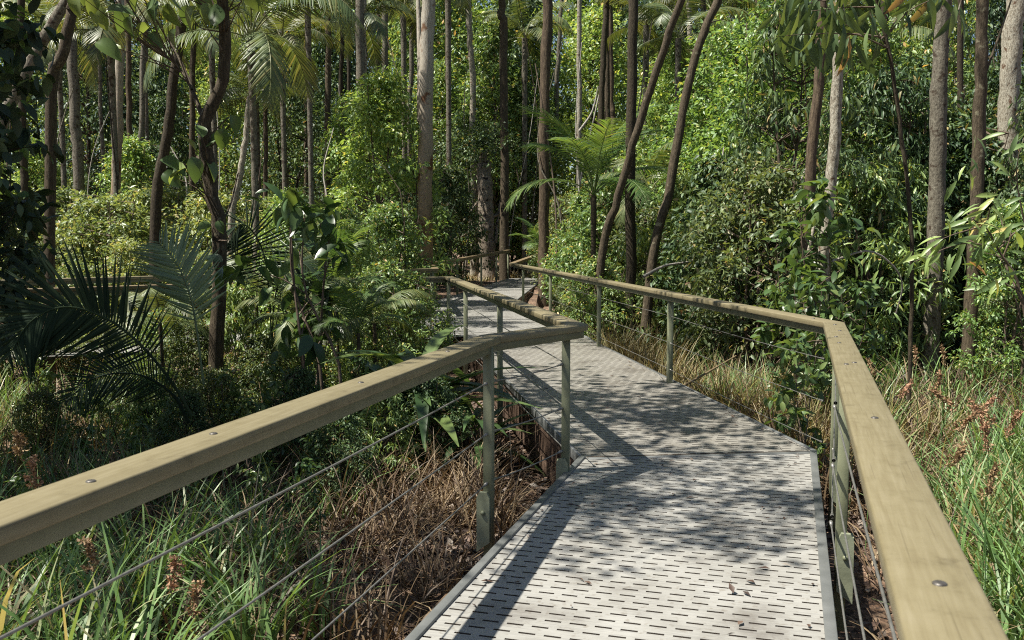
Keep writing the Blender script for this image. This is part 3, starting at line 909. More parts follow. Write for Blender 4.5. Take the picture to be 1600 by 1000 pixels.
# dead brown blades
gd = Acc()
x, y = zone(120, [(-3.2, 4.6), (-0.45, 4.6), (0.25, 7.2), (-0.25, 10), (-3.2, 10)], rng)
gd.add(*tufts(x, y, 34, 0.45, 0.95, 0.0055, rng, spread=0.12, lean=0.55, bend=(0.4, 2.0)))
x, y = zone(200, [(2.6, 7.2), (5, 8), (4.6, 16), (1.5, 18), (1.8, 11)], rng)
gd.add(*tufts(x, y, 30, 0.4, 0.9, 0.0065, rng, spread=0.13, lean=0.6, bend=(0.4, 2.0)))
x, y = zone(80, [(1.2, 2.2), (4.6, 1.8), (6.5, 8), (2.7, 7.2)], rng)
gd.add(*tufts(x, y, 22, 0.4, 0.9, 0.0055, rng, spread=0.13, lean=0.5, bend=(0.4, 2.0)))
x, y = zone(170, [(-8, 8), (-3, 6), (-0.6, 8), (-0.9, 14), (-8, 13)], rng)
gd.add(*tufts(x, y, 16, 0.3, 0.9, 0.005, rng, spread=0.14, lean=0.5, bend=(0.2, 1.6)))
x, y = zone(70, [(-4.6, 3.2), (-1.9, 2.4), (-1.0, 5.0), (-1.6, 6.4), (-4.6, 6.4)], rng)
gd.add(*tufts(x, y, 14, 0.5, 0.95, 0.007, rng, spread=0.16, lean=0.65, bend=(0.5, 2.2)))
x, y = zone(90, [(2.9, 7.8), (7.5, 9), (9, 14), (4.5, 15), (2.2, 11)], rng)
gd.add(*tufts(x, y, 26, 0.45, 1.0, 0.008, rng, spread=0.14, lean=0.55, bend=(0.4, 2.0)))
x, y = zone(90, [(2.5, 7.3), (3.6, 7.6), (2.9, 14), (1.5, 15.5)], rng)
gd.add(*tufts(x, y, 34, 0.5, 1.0, 0.007, rng, spread=0.13, lean=0.5, bend=(0.4, 2.0)))
tag(link("dry_grass", gd.mesh("dry_grass", M['grass_dry'])), "dead brown grass blades lying in tangles", kind="stuff")

# ------------------------------------------------------------------ shrubs and small trees
def make_bush(name, cat, h, w, ncl, per, size, T, mat, bark, seed, base=0.05, clr=(0.25, 0.5), droop=0.25, up=0.9, stems=3, rt=0.045, top=0.75, bare=0.35, lump=0.35):
    rng = np.random.default_rng(seed)
    root = empty(name)
    u = rng.random(ncl) ** 0.85
    a = rng.uniform(0, 2 * np.pi, ncl)
    prof = np.sin(np.pi * np.clip(0.12 + 0.86 * u ** top, 0, 1)) ** 0.6
    # uneven outline: a few lobes that differ in reach
    la = rng.uniform(0, 2 * np.pi, 4); lu = rng.uniform(0, 1, 4)
    lob = np.zeros(ncl)
    for k in range(4):
        lob += np.exp(-((np.angle(np.exp(1j * (a - la[k]))) / 0.7) ** 2) - ((u - lu[k]) / 0.22) ** 2)
    rad = w * prof * (1 - lump + lump * np.minimum(lob, 1.3)) * (0.35 + 0.65 * rng.random(ncl) ** 0.5)
    z = h * (base + (1 - base) * u)
    C = np.stack([rad * np.cos(a), rad * np.sin(a), z], -1)
    V, Fc = clusters_leaves(C, rng.uniform(*clr, ncl), per, size, T, rng, up=up, droop=droop)
    crown = link("crown", mesh_np("crown", V, Fc, mat), root)
    acc = Acc()
    st = []
    for k in range(stems):
        b = rng.normal(size=2) * 0.10 * (stems > 1)
        tp = rng.normal(size=2) * w * (0.22 if stems > 1 else 0.08)
        pts = spline([(b[0], b[1], -0.15), (b[0] * 1.5 + tp[0] * 0.25, b[1] * 1.5 + tp[1] * 0.25, h * 0.35), (tp[0] * 0.7, tp[1] * 0.7, h * 0.68), (tp[0], tp[1], h * 0.96)], 12)
        acc.tube(pts, np.linspace(rt, rt * 0.22, 12), 7, 0.05, rng)
        st.append(pts)
    for i in range(ncl):
        if rng.random() > bare: continue
        s = st[rng.integers(stems)]
        j = np.argmin(abs(s[:, 2] - (C[i, 2] - 0.35 * rad[i] - 0.1)))
        p0 = s[j]; mid = (p0 + C[i]) / 2 + np.array([0, 0, 0.06 * rad[i]]) + rng.normal(size=3) * 0.06
        acc.tube(spline([p0, mid, C[i]], 6), np.linspace(rt * 0.34, 0.004, 6), 5, 0, rng)
    link("trunk", acc.mesh("trunk", bark, True), root)
    root["category"] = cat
    root["used"] = 0
    return root


PROTO = {}
def place(key, loc, rz, s, label, group=None):
    """the first use moves the plant itself, later ones copy it"""
    r = PROTO[key]
    if not r["used"]:
        r["used"] = 1
        r.location = loc; r.rotation_euler = (0, 0, rz)
        r.scale = s if isinstance(s, (tuple, list)) else (s, s, s)
        r["label"] = label
        if group: r["group"] = group
        return r
    c = copy_thing(r, loc, rz, s, label, group)
    return c


K = 1.0
PROTO['A'] = make_bush("bushy_tree", "tree", 7.0, 1.9, 200, 56, 0.135, T_FAR, M['leaf_mid'], M['bark_grey'], 21, base=0.12, stems=1, rt=0.07, clr=(0.3, 0.6))
PROTO['B'] = make_bush("bushy_tree", "tree", 6.5, 2.1, 210, 58, 0.125, T_FAR, M['leaf_bright'], M['bark_brown'], 22, base=0.10, stems=2, rt=0.06, clr=(0.3, 0.6))
PROTO['C'] = make_bush("bushy_tree", "tree", 7.5, 2.2, 210, 54, 0.145, T_FAR, M['leaf_dark'], M['bark_dark'], 23, base=0.06, stems=2, rt=0.07, clr=(0.3, 0.65), droop=0.45)
PROTO['D'] = make_bush("bushy_tree", "tree", 8.0, 1.7, 170, 52, 0.15, T_FAR, M['leaf_blue'], M['bark_red'], 24, base=0.25, stems=1, rt=0.08, clr=(0.3, 0.6), droop=0.5)
PROTO['E'] = make_bush("lime_shrub", "shrub", 3.0, 1.7, 130, 60, 0.115, T_FAR, M['leaf_lime'], M['twig'], 25, base=0.0, stems=4, rt=0.03, clr=(0.2, 0.4), up=1.2)
PROTO['F'] = make_bush("leafy_shrub", "shrub", 3.2, 1.5, 170, 50, 0.11, T_MID, M['leaf_mid'], M['twig'], 26, base=0.0, stems=4, rt=0.03, clr=(0.18, 0.38), droop=0.3)
PROTO['G'] = make_bush("leafy_shrub", "shrub", 3.6, 1.6, 170, 50, 0.12, T_MID, M['leaf_dark'], M['twig'], 27, base=0.0, stems=4, rt=0.03, clr=(0.2, 0.4), droop=0.4)
PROTO['H'] = make_bush("bright_shrub", "shrub", 5.0, 1.5, 190, 54, 0.12, T_MID, M['leaf_bright'], M['twig'], 28, base=0.0, stems=3, rt=0.04, clr=(0.2, 0.42), droop=0.3)
PROTO['I'] = make_bush("sapling", "sapling", 2.2, 0.55, 36, 11, 0.15, T_BROAD, M['leaf_broad'], M['twig'], 29, base=0.1, stems=2, rt=0.014, clr=(0.12, 0.24), droop=0.3, bare=0.9)
PROTO['J'] = make_bush("lance_leaf_tree", "tree", 5.5, 1.5, 150, 32, 0.17, T_LANCE, M['leaf_dark'], M['bark_brown'], 30, base=0.22, stems=2, rt=0.04, clr=(0.2, 0.42), droop=0.65, bare=0.6)
PROTO['K'] = make_bush("broad_leaf_shrub", "shrub", 2.5, 0.95, 22, 10, 0.22, T_BROAD, M['leaf_broad'], M['twig'], 31, base=0.45, stems=4, rt=0.022, clr=(0.16, 0.34), droop=0.25, bare=0.8)
PROTO['L'] = make_bush("dark_leaf_tree", "tree", 5.2, 1.4, 105, 20, 0.19, T_BROAD, M['leaf_shaded'], M['bark_dark'], 32, base=0.40, stems=2, rt=0.04, clr=(0.2, 0.4), droop=0.4, bare=0.6)

PROTO['M'] = make_bush("leafy_shrub", "shrub", 3.0, 1.5, 200, 52, 0.095, T_MID, M['leaf_olive'], M['twig'], 33, base=0.0, stems=5, rt=0.025, clr=(0.16, 0.36), bare=0.6)
PROTO['N'] = make_bush("leafy_shrub", "shrub", 3.4, 1.4, 130, 34, 0.19, T_LANCE, M['leaf_mid'], M['twig'], 34, base=0.05, stems=4, rt=0.028, clr=(0.16, 0.36), droop=0.45, bare=0.6)

def gp(px, d):
    """ground point under a pixel column at distance d"""
    x = (px - 800) / F * d / cp
    return Vector((x, d, float(gz(x, d)) - 0.03))


# ------------------------------------------------------------------ crowns of tall trees
def crown_mesh(seed, R, ncl, per, size, mat):
    rng = np.random.default_rng(seed)
    p = nrm(rng.normal(size=(ncl, 3))) * (rng.random((ncl, 1)) ** 0.4) * R
    p[:, 2] *= 0.55
    V, Fc = clusters_leaves(p, rng.uniform(0.3, 0.7, ncl), per, size, T_FAR, rng)
    return mesh_np("crown", V, Fc, mat)


CROWNS = [crown_mesh(41, 2.4, 80, 44, 0.17, M['leaf_mid']), crown_mesh(42, 2.0, 60, 44, 0.17, M['leaf_bright']), crown_mesh(43, 2.6, 75, 40, 0.19, M['leaf_dark'])]


def tall_tree(label, pts, d, wpx, bark, zt=11.0, crown=None, limbs=(), d_top=None, group=None, name="tree", seed=0, sides=12, wob=0.05):
    """trunk through pixel points (bottom first) at distance d; grows on to height zt; limbs: (pixel points, width px)"""
    rng = np.random.default_rng(seed + int(d * 10) + int(pts[0][0]))
    d_top = d if d_top is None else d_top
    n = len(pts)
    W = [P(x, y, d + (d_top - d) * i / max(1, n - 1)) for i, (x, y) in enumerate(pts)]
    b = W[0]
    W[0] = Vector((b.x, b.y, min(b.z, float(gz(b.x, b.y)) - 0.1)))
    if zt and W[-1].z < zt:
        dv = (W[-1] - W[-2]).normalized()
        k = (zt - W[-1].z) / max(0.35, dv.z)
        W.append(W[-1] + dv * k * 0.5 + Vector((rng.normal() * 0.15, rng.normal() * 0.15, 0)))
        W.append(W[-2] + dv * k + Vector((rng.normal() * 0.4, rng.normal() * 0.4, 0)))
    o = W[0].copy()
    root = tag(empty(name, o), label, "tree", group)
    q = spline([w - o for w in W], 34)
    q[1:-1] += rng.normal(size=(32, 3)) * (0.0045 * d / 10)
    r0 = wpx[0] if isinstance(wpx, (tuple, list)) else wpx
    r1 = wpx[1] if isinstance(wpx, (tuple, list)) else wpx * 0.7
    rr = np.linspace(r0, r1, 34) * d / F / 2
    rr[:3] *= np.array([1.5, 1.2, 1.05])
    rr[-6:] *= np.linspace(1, 0.35, 6)
    acc = Acc()
    acc.tube(q, rr, sides, wob, rng)
    for lp, lw in limbs:
        lq = spline([P(x, y, d + (d_top - d) * 0.5 + (0.0 if i == 0 else 0.25 * i)) - o for i, (x, y) in enumerate(lp)], 14)
        acc.tube(lq, np.linspace(lw, lw * 0.5, 14) * d / F / 2, 8, wob, rng)
    link("trunk", acc.mesh("trunk", bark, True), root)
    if crown is not None:
        ci, sc_ = crown
        c = link("crown", CROWNS[ci], root, Vector(q[-1]) + Vector((0, 0, 0.3)))
        c.scale = (sc_, sc_, sc_ * 0.9); c.rotation_euler = (0, 0, rng.uniform(0, 6))
    return root


# the tall trunks one can tell apart
tall_tree("tall pale paperbark trunk with a brown peeling foot behind the far handrail", [(664, 430), (663, 330), (665, 200), (667, 60), (669, -20)], 23, (24, 19), M['bark_pale'], 15, (1, 0.8), [([(657, 190), (656, 90), (653, -15)], 12)], seed=1)
tall_tree("straight reddish trunk with shaggy bark standing behind the young palm", [(850, 440), (850, 330), (851, 180), (855, 0), (856, -20)], 26, (16, 14), M['bark_red'], 15, (0, 0.7), seed=2, wob=0.1)
tall_tree("dark upright trunk between two leaning stems behind the outer handrail", [(986, 500), (986, 400), (985, 250), (988, 90), (988, -20)], 17.5, (17, 13), M['bark_dark'], 14, (0, 0.6), seed=3)
tall_tree("slender brown stem leaning across the dark upright trunk", [(926, 470), (940, 400), (962, 320), (985, 240), (1012, 150), (1040, 70), (1070, -15)], 16.5, (13, 10), M['bark_brown'], 12, (1, 0.5), seed=4, d_top=15.5)
tall_tree("slender brown stem leaning outward beside the dark upright trunk", [(1000, 470), (1022, 390), (1044, 310), (1060, 210), (1078, 120), (1104, 40), (1128, -15)], 16.2, (15, 11), M['bark_brown'], 12, (1, 0.5), [([(1095, 60), (1106, 38), (1130, 30)], 3)], seed=5)
tall_tree("flaky brown trunk with thin dead side branches beyond the end of the boardwalk", [(762, 428), (761, 380), (759, 330), (757, 292)], 35, (27, 22), M['bark_flaky'], 4.9, (2, 0.72),
          [([(754, 306), (738, 328), (721, 350)], 6), ([(757, 352), (738, 360), (719, 371)], 4.5), ([(766, 342), (782, 331), (800, 312)], 5), ([(774, 380), (778, 340), (784, 300)], 6)], seed=6, wob=0.04)
tall_tree("mottled whitish trunk with peeling bark hung with leaves behind the rail corner", [(1281, 520), (1286, 440), (1291, 350), (1299, 280), (1305, 200), (1309, 90), (1313, -20)], 11.5, (17, 15), M['bark_white'], 12, (0, 0.6), [([(1244, 490), (1252, 440), (1268, 370), (1280, 305)], 7)], seed=7, wob=0.12)
tall_tree("reddish brown trunk half hidden by leaves beside the mottled whitish trunk", [(1246, 520), (1252, 430), (1262, 340), (1272, 200), (1282, 100), (1286, -20)], 13.5, (17, 15), M['bark_red'], 13, (0, 0.6), seed=8)
tall_tree("stout grey mottled trunk rising from the sedge past the outer handrail", [(1450, 605), (1456, 500), (1461, 400), (1465, 290), (1466, 180), (1470, 80), (1477, -20)], 14.3, (27, 21), M['bark_grey'], 13, (0, 0.6), [([(1474, 60), (1490, 40), (1502, 0)], 4)], seed=9, wob=0.07)
tall_tree("brown rough trunk next to the stout grey mottled trunk", [(1505, 615), (1515, 520), (1522, 400), (1527, 280), (1531, 140), (1535, -20)], 13.7, (23, 15), M['bark_brown'], 13, (0, 0.6), [([(1530, 140), (1556, 70), (1580, 0)], 5)], seed=10, wob=0.07)
tall_tree("broad pale flaky trunk behind the brown rough trunk", [(1562, 520), (1570, 330), (1576, 200), (1580, 90), (1590, -20)], 17, (31, 26), M['bark_white'], 15, (0, 0.7), seed=11, wob=0.08)
tall_tree("forked dark trunk of the big-leaved tree growing below the inner handrail", [(334, 700), (338, 560), (343, 440), (342, 350), (332, 310), (324, 250), (320, 190), (345, 140), (352, 80), (347, -20)], 10.3, (24, 15), M['bark_brown'], 6.5, None,
          [([(343, 350), (328, 305), (316, 265), (308, 245)], 9), ([(320, 190), (302, 145), (286, 105), (262, 60)], 8), ([(344, 352), (360, 320), (372, 270)], 4), ([(300, 140), (275, 100), (250, 85)], 4)], seed=12, wob=0.06)
tall_tree("dark crooked trunk curving up behind the branch handrail", [(238, 450), (243, 340), (250, 270), (264, 200), (272, 120), (286, 30), (292, -20)], 17.5, (17, 12), M['bark_dark'], 13, (0, 0.6), seed=13)
tall_tree("pale leaning palm-like stem behind the forked trunk", [(352, 410), (362, 345), (374, 280), (385, 210), (388, 150)], 19, (11, 9), M['bark_white'], None, None, seed=14)
tall_tree("dark mossy trunk leaning towards the upper corner", [(60, 300), (80, 165), (96, 90), (112, 20), (122, -20)], 13, (17, 15), M['bark_brown'], 11, (0, 0.6), seed=15)

GB = "slim trunks deep in the forest"
bgs = [(182, 300, 88, 14, 24, 'bark_pale'), (206, 300, 120, 9, 27, 'bark_red'), (218, 310, 130, 9, 26, 'bark_grey'), (160, 260, 120, 6, 30, 'bark_grey'), (231, 300, 150, 6, 32, 'bark_grey'),
       (512, 260, -20, 10, 27, 'bark_brown'), (530, 265, -20, 7, 30, 'bark_dark'), (565, 290, -20, 15, 28, 'bark_grey'), (573, 285, 60, 7, 30, 'bark_white'), (602, 180, -20, 11, 33, 'bark_grey'),
       (590, 200, -20, 7, 34, 'bark_brown'), (545, 240, -20, 6, 36, 'bark_dark'), (478, 180, 60, 7, 36, 'bark_red'), (786, 70, -20, 13, 34, 'bark_brown'), (737, 150, -20, 10, 38, 'bark_white'), (940, 190, -20, 10, 27, 'bark_dark'),
       (949, 200, -20, 9, 28, 'bark_brown'), (905, 250, 60, 8, 32, 'bark_white'), (958, 210, 100, 9, 30, 'bark_red'), (1073, 320, 60, 8, 26, 'bark_white'), (1057, 300, 130, 7, 28, 'bark_white'), (1104, 210, -20, 9, 27, 'bark_dark'),
       (1134, 210, 60, 7, 30, 'bark_grey'), (870, 180, -20, 7, 40, 'bark_grey'), (640, 200, 80, 8, 38, 'bark_grey'), (700, 180, -20, 7, 40, 'bark_brown'), (1180, 200, -20, 8, 34, 'bark_brown'), (1380, 200, -20, 12, 24, 'bark_dark'), (1345, 260, 60, 9, 26, 'bark_brown'),
       (1500, 300, 100, 10, 24, 'bark_dark'), (440, 200, -20, 8, 38, 'bark_grey'), (120, 250, 100, 16, 26, 'bark_grey'), (40, 330, 180, 12, 20, 'bark_dark'), (300, 260, 20, 9, 28, 'bark_brown'), (415, 300, 180, 7, 30, 'bark_red')]
for i, (px, yb, yt, w, d, bk) in enumerate(bgs):
    r_ = random.Random(i)
    dx = r_.uniform(-9, 9)
    tall_tree("slim tall trunk standing among others deep in the forest", [(px - dx * 0.6, 430), (px - dx * 0.2, yb), (px + dx * 0.4, (yb + yt) / 2), (px + dx, min(yt, 0))], d, (w * 1.05, w * 0.8), M[bk], r_.uniform(15, 19), ((i % 2, r_.uniform(0.45, 0.65)) if i % 2 else None), group=GB, seed=100 + i, sides=8)


# ------------------------------------------------------------------ big leaves of the forked tree
def leaf_spray(specs, d, mat, T, rng, parent, name="crown", upn=0.6):
    """specs: (px, py, length px, angle in the picture plane deg)"""
    pos, D, s = [], [], []
    for (px, py, L, a) in specs:
        pos.append(P(px, py, d + rng.uniform(-0.35, 0.35)))
        a = math.radians(a)
        D.append((math.cos(a), rng.uniform(-0.5, 0.3), math.sin(a)))
        s.append(L * d / F)
    pos = np.array([tuple(p - parent.location) for p in pos]); D = np.array(D); s = np.array(s)
    nn = rng.normal(size=(len(pos), 3)) * 0.35 + np.array([0, -0.55, upn])
    V, Fc = scatter(T, pos, D, nn, s)
    tr = [c for c in parent.children if c.name.startswith("trunk")][0]
    tv = np.array([v.co[:] for v in tr.data.vertices])
    a_ = Acc()
    for q in pos:
        if len(pos) > 100 and rng.random() > 0.1: continue
        dd_ = np.linalg.norm(tv - q + np.array([0, 0, 0.25]), axis=1); k_ = int(dd_.argmin())
        if np.linalg.norm(tv[k_] - q) < 1.6:
            m_ = (tv[k_] + q) / 2 + rng.normal(size=3) * 0.05
            a_.tube(spline([tv[k_], m_, q], 7), np.linspace(0.009, 0.003, 7), 5)
    if a_.n:
        link("twig", a_.mesh("twig", M['twig']), parent)["kind"] = "stuff"
    return link(name, mesh_np(name, V, Fc, mat), parent)


big = bpy.data.objects["tree.011"]
rng = np.random.default_rng(51)
specs = [(150, 66, 46, -20), (190, 78, 34, 160), (148, 10, 40, -60), (165, 20, 45, 20), (185, 12, 40, -75), (205, 25, 34, -110), (250, 250, 44, -10), (290, 262, 46, 190), (255, 270, 36, -30), (316, 232, 42, 60), (305, 235, 34, 110), (320, 250, 38, -40), (300, 245, 40, -70), (316, 215, 30, 100), (325, 5, 34, -90), (262, 5, 40, -80), (245, 0, 36, -110), (230, 55, 30, -30), (275, 45, 36, -120), (340, 345, 22, -60), (235, 40, 34, 200), (350, 200, 36, -100), (360, 180, 34, -60), (341, 612, 30, -85), (330, 350, 26, 200)]
for k in range(70):
    specs.append((rng.uniform(120, 420), rng.uniform(-160, 10), rng.uniform(28, 46), rng.uniform(-140, -20)))
leaf_spray(specs, 10.0, M['leaf_broad'], T_ROUND, rng, big)


# ------------------------------------------------------------------ palms
def frond_mesh(name, path, nrmv, leng, nl, mat, w=0.030, vang=0.5, hang=0.25, rng=RNG, rach=0.012, start=0.22, T=None, fwd=0.9):
    """pinnate frond: path (n,3) rachis; leaflets either side in the plane with normal nrmv, lifted by vang and hanging"""
    q = spline(path, 30)
    nv = nrm(np.array(nrmv, float))
    t = np.linspace(start, 0.99, nl)
    qi = np.stack([np.interp(t, np.linspace(0, 1, 30), q[:, k]) for k in range(3)], -1)
    tg = nrm(np.gradient(qi, axis=0))
    side = nrm(np.cross(tg, nv)); n2 = np.cross(side, tg)
    prof = (np.sin(np.pi * (0.16 + 0.80 * (t - start) / (1 - start))) ** 0.6)
    pos, D, s = [], [], []
    for sg in (-1, 1):
        f = fwd * (0.55 + 0.75 * (t - start) / (1 - start))
        d = side * sg + tg * f[:, None] + n2 * vang + rng.normal(size=(nl, 3)) * 0.07
        d = nrm(d); d[:, 2] -= hang
        pos.append(qi); D.append(d); s.append(leng * prof * rng.uniform(0.88, 1.06, nl))
    pos = np.concatenate(pos); D = np.concatenate(D); s = np.concatenate(s)
    nn = np.concatenate([n2, n2]) + rng.normal(size=(2 * nl, 3)) * 0.12
    V, Fc = scatter(T or T_PALM, pos, D, nn, s, np.full(2 * nl, w / 0.04 / 1.0) * 1.0)
    a = Acc().add(V, Fc)
    a.tube(q, np.linspace(rach, rach * 0.25, 30), 6)
    return a.mesh(name, mat)


def palm_leaflet(rows=5, droop=0.22):
    V, Q = [], []
    for i in range(rows + 1):
        t = i / rows
        ww = 0.04 * (min(1, 0.45 + t * 3)) * (1 - t ** 2.4) + 0.001
        z = -droop * t ** 2
        V += [(-ww, t, z - 0.35 * ww), (0, t, z), (ww, t, z - 0.35 * ww)]
    for i in range(rows):
        a = 3 * i
        Q += [(a, a + 1, a + 4, a + 3), (a + 1, a + 2, a + 5, a + 4)]
    return (np.array(V), [np.array(Q)])


T_PALM = palm_leaflet()


def arch(L, e0, e1, n=7):
    """rachis in the XZ plane starting at elevation e0 and bending over to e1 (degrees)"""
    p = [np.zeros(3)]
    for i in range(n):
        a = math.radians(e0 + (e1 - e0) * ((i + 0.5) / n) ** 1.3)
        p.append(p[-1] + np.array([math.cos(a), 0, math.sin(a)]) * L / n)
    return np.array(p)


def frond_set(mat, L, leaf, w, rng):
    out = []
    for (e0, e1) in ((72, -35), (48, -62), (20, -80)):
        out.append(frond_mesh("frond", arch(L, e0, e1), (-0.2, 0, 1), leaf, 46, mat, w=w, vang=0.12, hang=0.45, rng=rng, rach=0.016))
    return out


rng = np.random.default_rng(61)
FR = {'green': frond_set(M['palm_green'], 2.6, 0.62, 0.035, rng), 'yellow': frond_set(M['palm_yellow'], 2.4, 0.60, 0.035, rng), 'bright': [frond_mesh("frond", arch(1.9, a0, a1), (-0.2, 0, 1), 0.52, 46, M['palm_bright'], w=0.026, vang=0.2, hang=0.12, rng=rng, rach=0.014) for a0, a1 in ((85, 15), (66, -15), (42, -55))]}


def palm(label, px, ytop, d, kind, s, wpx, group=None, nf=13, bark='bark_grey', lean=0.0, seed=0):
    r_ = np.random.default_rng(seed + 700)
    tp = P(px, ytop, d)
    x0 = tp.x - lean
    b = Vector((x0, d, float(gz(x0, d)) - 0.1))
    root = tag(empty("palm", b), label, "palm", group)
    h = tp.z - b.z
    acc = Acc()
    q = spline([(0, 0, 0), (lean * 0.25, 0.05, h * 0.5), (lean, 0, h)], 22)
    rr = np.full(22, wpx * d / F / 2); rr[::2] *= 1.05; rr[-4:] *= 1.15
    acc.tube(q, rr, 10, 0.03, r_)
    link("trunk", acc.mesh("trunk", M[bark], True), root)
    for k in range(nf):
        t = k / nf
        m = FR[kind][0 if t < 0.34 else 1 if t < 0.7 else 2]
        f = link("frond", m, root, (lean, 0, h))
        f.rotation_euler = (r_.normal() * 0.12, r_.normal() * 0.12, k * 2.399 + r_.normal() * 0.2)
        k_ = s * r_.uniform(0.85, 1.12)
        f.scale = (k_, k_, k_)
    return root


GP = "feather palms at the back of the forest"
palm("tall feather palm arching over the dark shrubs, seen between forked trunk and slim trunks", 392, 60, 17.5, 'green', 1.0, 10, seed=1)
palm("feather palm with drooping yellowish fronds near the pale flaky trunk", 172, 55, 22, 'yellow', 0.95, 9, seed=2)
for i, (px, yt, d, kd, s) in enumerate([(480, -20, 22, 'green', 1.0), (560, 40, 30, 'green', 1.0), (440, 70, 26, 'yellow', 0.9), (1010, 40, 27, 'yellow', 0.8), (1060, 60, 24, 'green', 0.8), (1115, 20, 29, 'green', 1.0), (700, -30, 33, 'green', 1.1),
                                       (330, 60, 28, 'green', 1.0), (630, 10, 36, 'yellow', 1.1), (1380, 60, 26, 'green', 0.9), (820, 60, 38, 'green', 1.0), (90, 60, 30, 'green', 1.1), (400, 160, 30, 'green', 0.9)]):
    palm("feather palm standing among the tall trunks at the back", px, yt, d, kd, s, 8, GP, 12, seed=10 + i)
palm("young bright green feather palm lit by sun beyond the outer handrail", 928, 305, 18, 'bright', 1.1, 8, nf=13, seed=40, bark='bark_brown')
palm("small palm with fan of stiff fronds behind the leaning stems", 1015, 300, 21, 'green', 0.65, 7, nf=10, seed=41, bark='bark_brown')
palm("low fresh green palm at the end of the outer handrail", 845, 395, 29, 'bright', 0.7, 8, nf=9, seed=42, bark='bark_brown')


GLP = "low feather palms on the inner side"
for i, (px, yt, d, kd, s_) in enumerate([(525, 455, 11.5, 'bright', 0.52), (585, 505, 11.2, 'green', 0.32), (400, 470, 12.8, 'green', 0.45), (470, 500, 10.2, 'green', 0.34), (250, 505, 10.6, 'green', 0.34), (560, 520, 9.6, 'bright', 0.36)]):
    palm("low feather palm with arching fronds in the undergrowth inside the bend", px, yt, d, kd, s_, 5, GLP, 10, seed=60 + i, bark='bark_brown')


def hand_palm(label, loc, fronds, mat_default='palm_dark'):
    root = tag(empty("young_palm", loc), label, "palm")
    o = np.array(loc)
    for (pp, d0, d1, leng, nl, mat, w, nv, va, hg) in fronds:
        n = len(pp)
        path = np.array([tuple(P(x, y, d0 + (d1 - d0) * i / (n - 1))) for i, (x, y) in enumerate(pp)]) - o
        link("frond", frond_mesh("frond", path, nv, leng, nl, M[mat], w=w, vang=va, hang=hg, rng=np.random.default_rng(int(pp[0][0])), rach=0.013, start=0.25), root)
    return root


base = gp(300, 6.9)
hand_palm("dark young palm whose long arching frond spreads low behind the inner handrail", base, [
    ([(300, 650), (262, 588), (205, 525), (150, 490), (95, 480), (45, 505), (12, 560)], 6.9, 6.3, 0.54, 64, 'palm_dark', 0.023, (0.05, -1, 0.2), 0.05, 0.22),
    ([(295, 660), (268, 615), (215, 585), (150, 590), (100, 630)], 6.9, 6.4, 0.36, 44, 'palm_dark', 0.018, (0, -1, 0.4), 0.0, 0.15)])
base = gp(312, 8.3)
hand_palm("young palm with one sunlit grey-green frond held upright beside the forked trunk", base, [
    ([(318, 600), (305, 500), (295, 455), (275, 410), (248, 378)], 8.3, 8.2, 0.46, 28, 'palm_grey', 0.036, (0.2, -1, 0.35), 0.05, 0.0)])
base = gp(420, 11.6)
hand_palm("dark drooping palm clump between forked trunk and glossy shrub", base, [
    ([(425, 560), (420, 450), (408, 385), (380, 350), (352, 372)], 11.6, 11.2, 0.55, 36, 'palm_dark', 0.022, (0, -1, 0.5), 0.0, 0.7),
    ([(425, 560), (440, 450), (460, 390), (500, 370), (540, 395)], 11.6, 11.4, 0.55, 36, 'palm_green', 0.022, (0, -1, 0.5), 0.0, 0.7),
    ([(425, 560), (428, 480), (440, 430), (470, 410), (500, 440)], 11.6, 10.9, 0.5, 36, 'palm_dark', 0.022, (0, -1, 0.5), 0.0, 0.6),
    ([(425, 560), (445, 520), (480, 480), (525, 480), (560, 520)], 11.6, 10.9, 0.5, 34, 'palm_green', 0.02, (0, -1, 0.5), 0.0, 0.5)])


# ------------------------------------------------------------------ shrubs and understorey trees where the photo shows them
R_ = random.Random(5)
def put(key, px, d, s, label, group=None, sz=1.0):
    return place(key, gp(px, d), R_.uniform(0, 6.28), (s, s, s * sz), label, group)


GE = "lime green shrubs behind the branch handrail"
for i, (px, d, s) in enumerate([(170, 20, 1.05), (260, 21.5, 1.15), (345, 20.5, 1.05), (430, 22, 1.0), (95, 21, 1.1), (20, 20, 1.0), (215, 18.6, 0.75), (320, 18.8, 0.7), (130, 18.2, 0.6), (400, 19.5, 0.8)]):
    put('E', px, d, s, "sunlit lime green shrub in the thicket behind the branch handrail", GE)
put('H', 603, 23.5, 1.2, "tall bright green shrub left of the pale paperbark trunk")
put('H', 560, 26, 1.15, "bright green shrub behind the slim trunks, beside a taller bright one")
put('F', 610, 20.5, 0.9, "leafy shrub growing against the branch handrail below the bright green shrub")
put('F', 928, 16.6, 0.62, "leafy shrub hiding the stem of the young palm")
put('F', 540, 18.5, 0.85, "leafy shrub behind the glossy dark shrub near the branch handrail")
put('G', 705, 32, 1.1, "dark leafy shrub right of the paperbark trunk")
put('G', 645, 30, 1.1, "dark leafy shrub directly behind the paperbark foot")
put('C', 725, 39.5, 0.9, "dark dense tree behind the flaky broken trunk")
put('C', 805, 41, 0.95, "dark dense tree over the end of the boardwalk")
put('A', 765, 41.5, 1.3, "mid green bushy tree towering over the broken trunk")
put('A', 690, 41, 1.3, "mid green bushy tree rising behind the paperbark trunk")
GF = "leafy shrubs along the outer handrail"
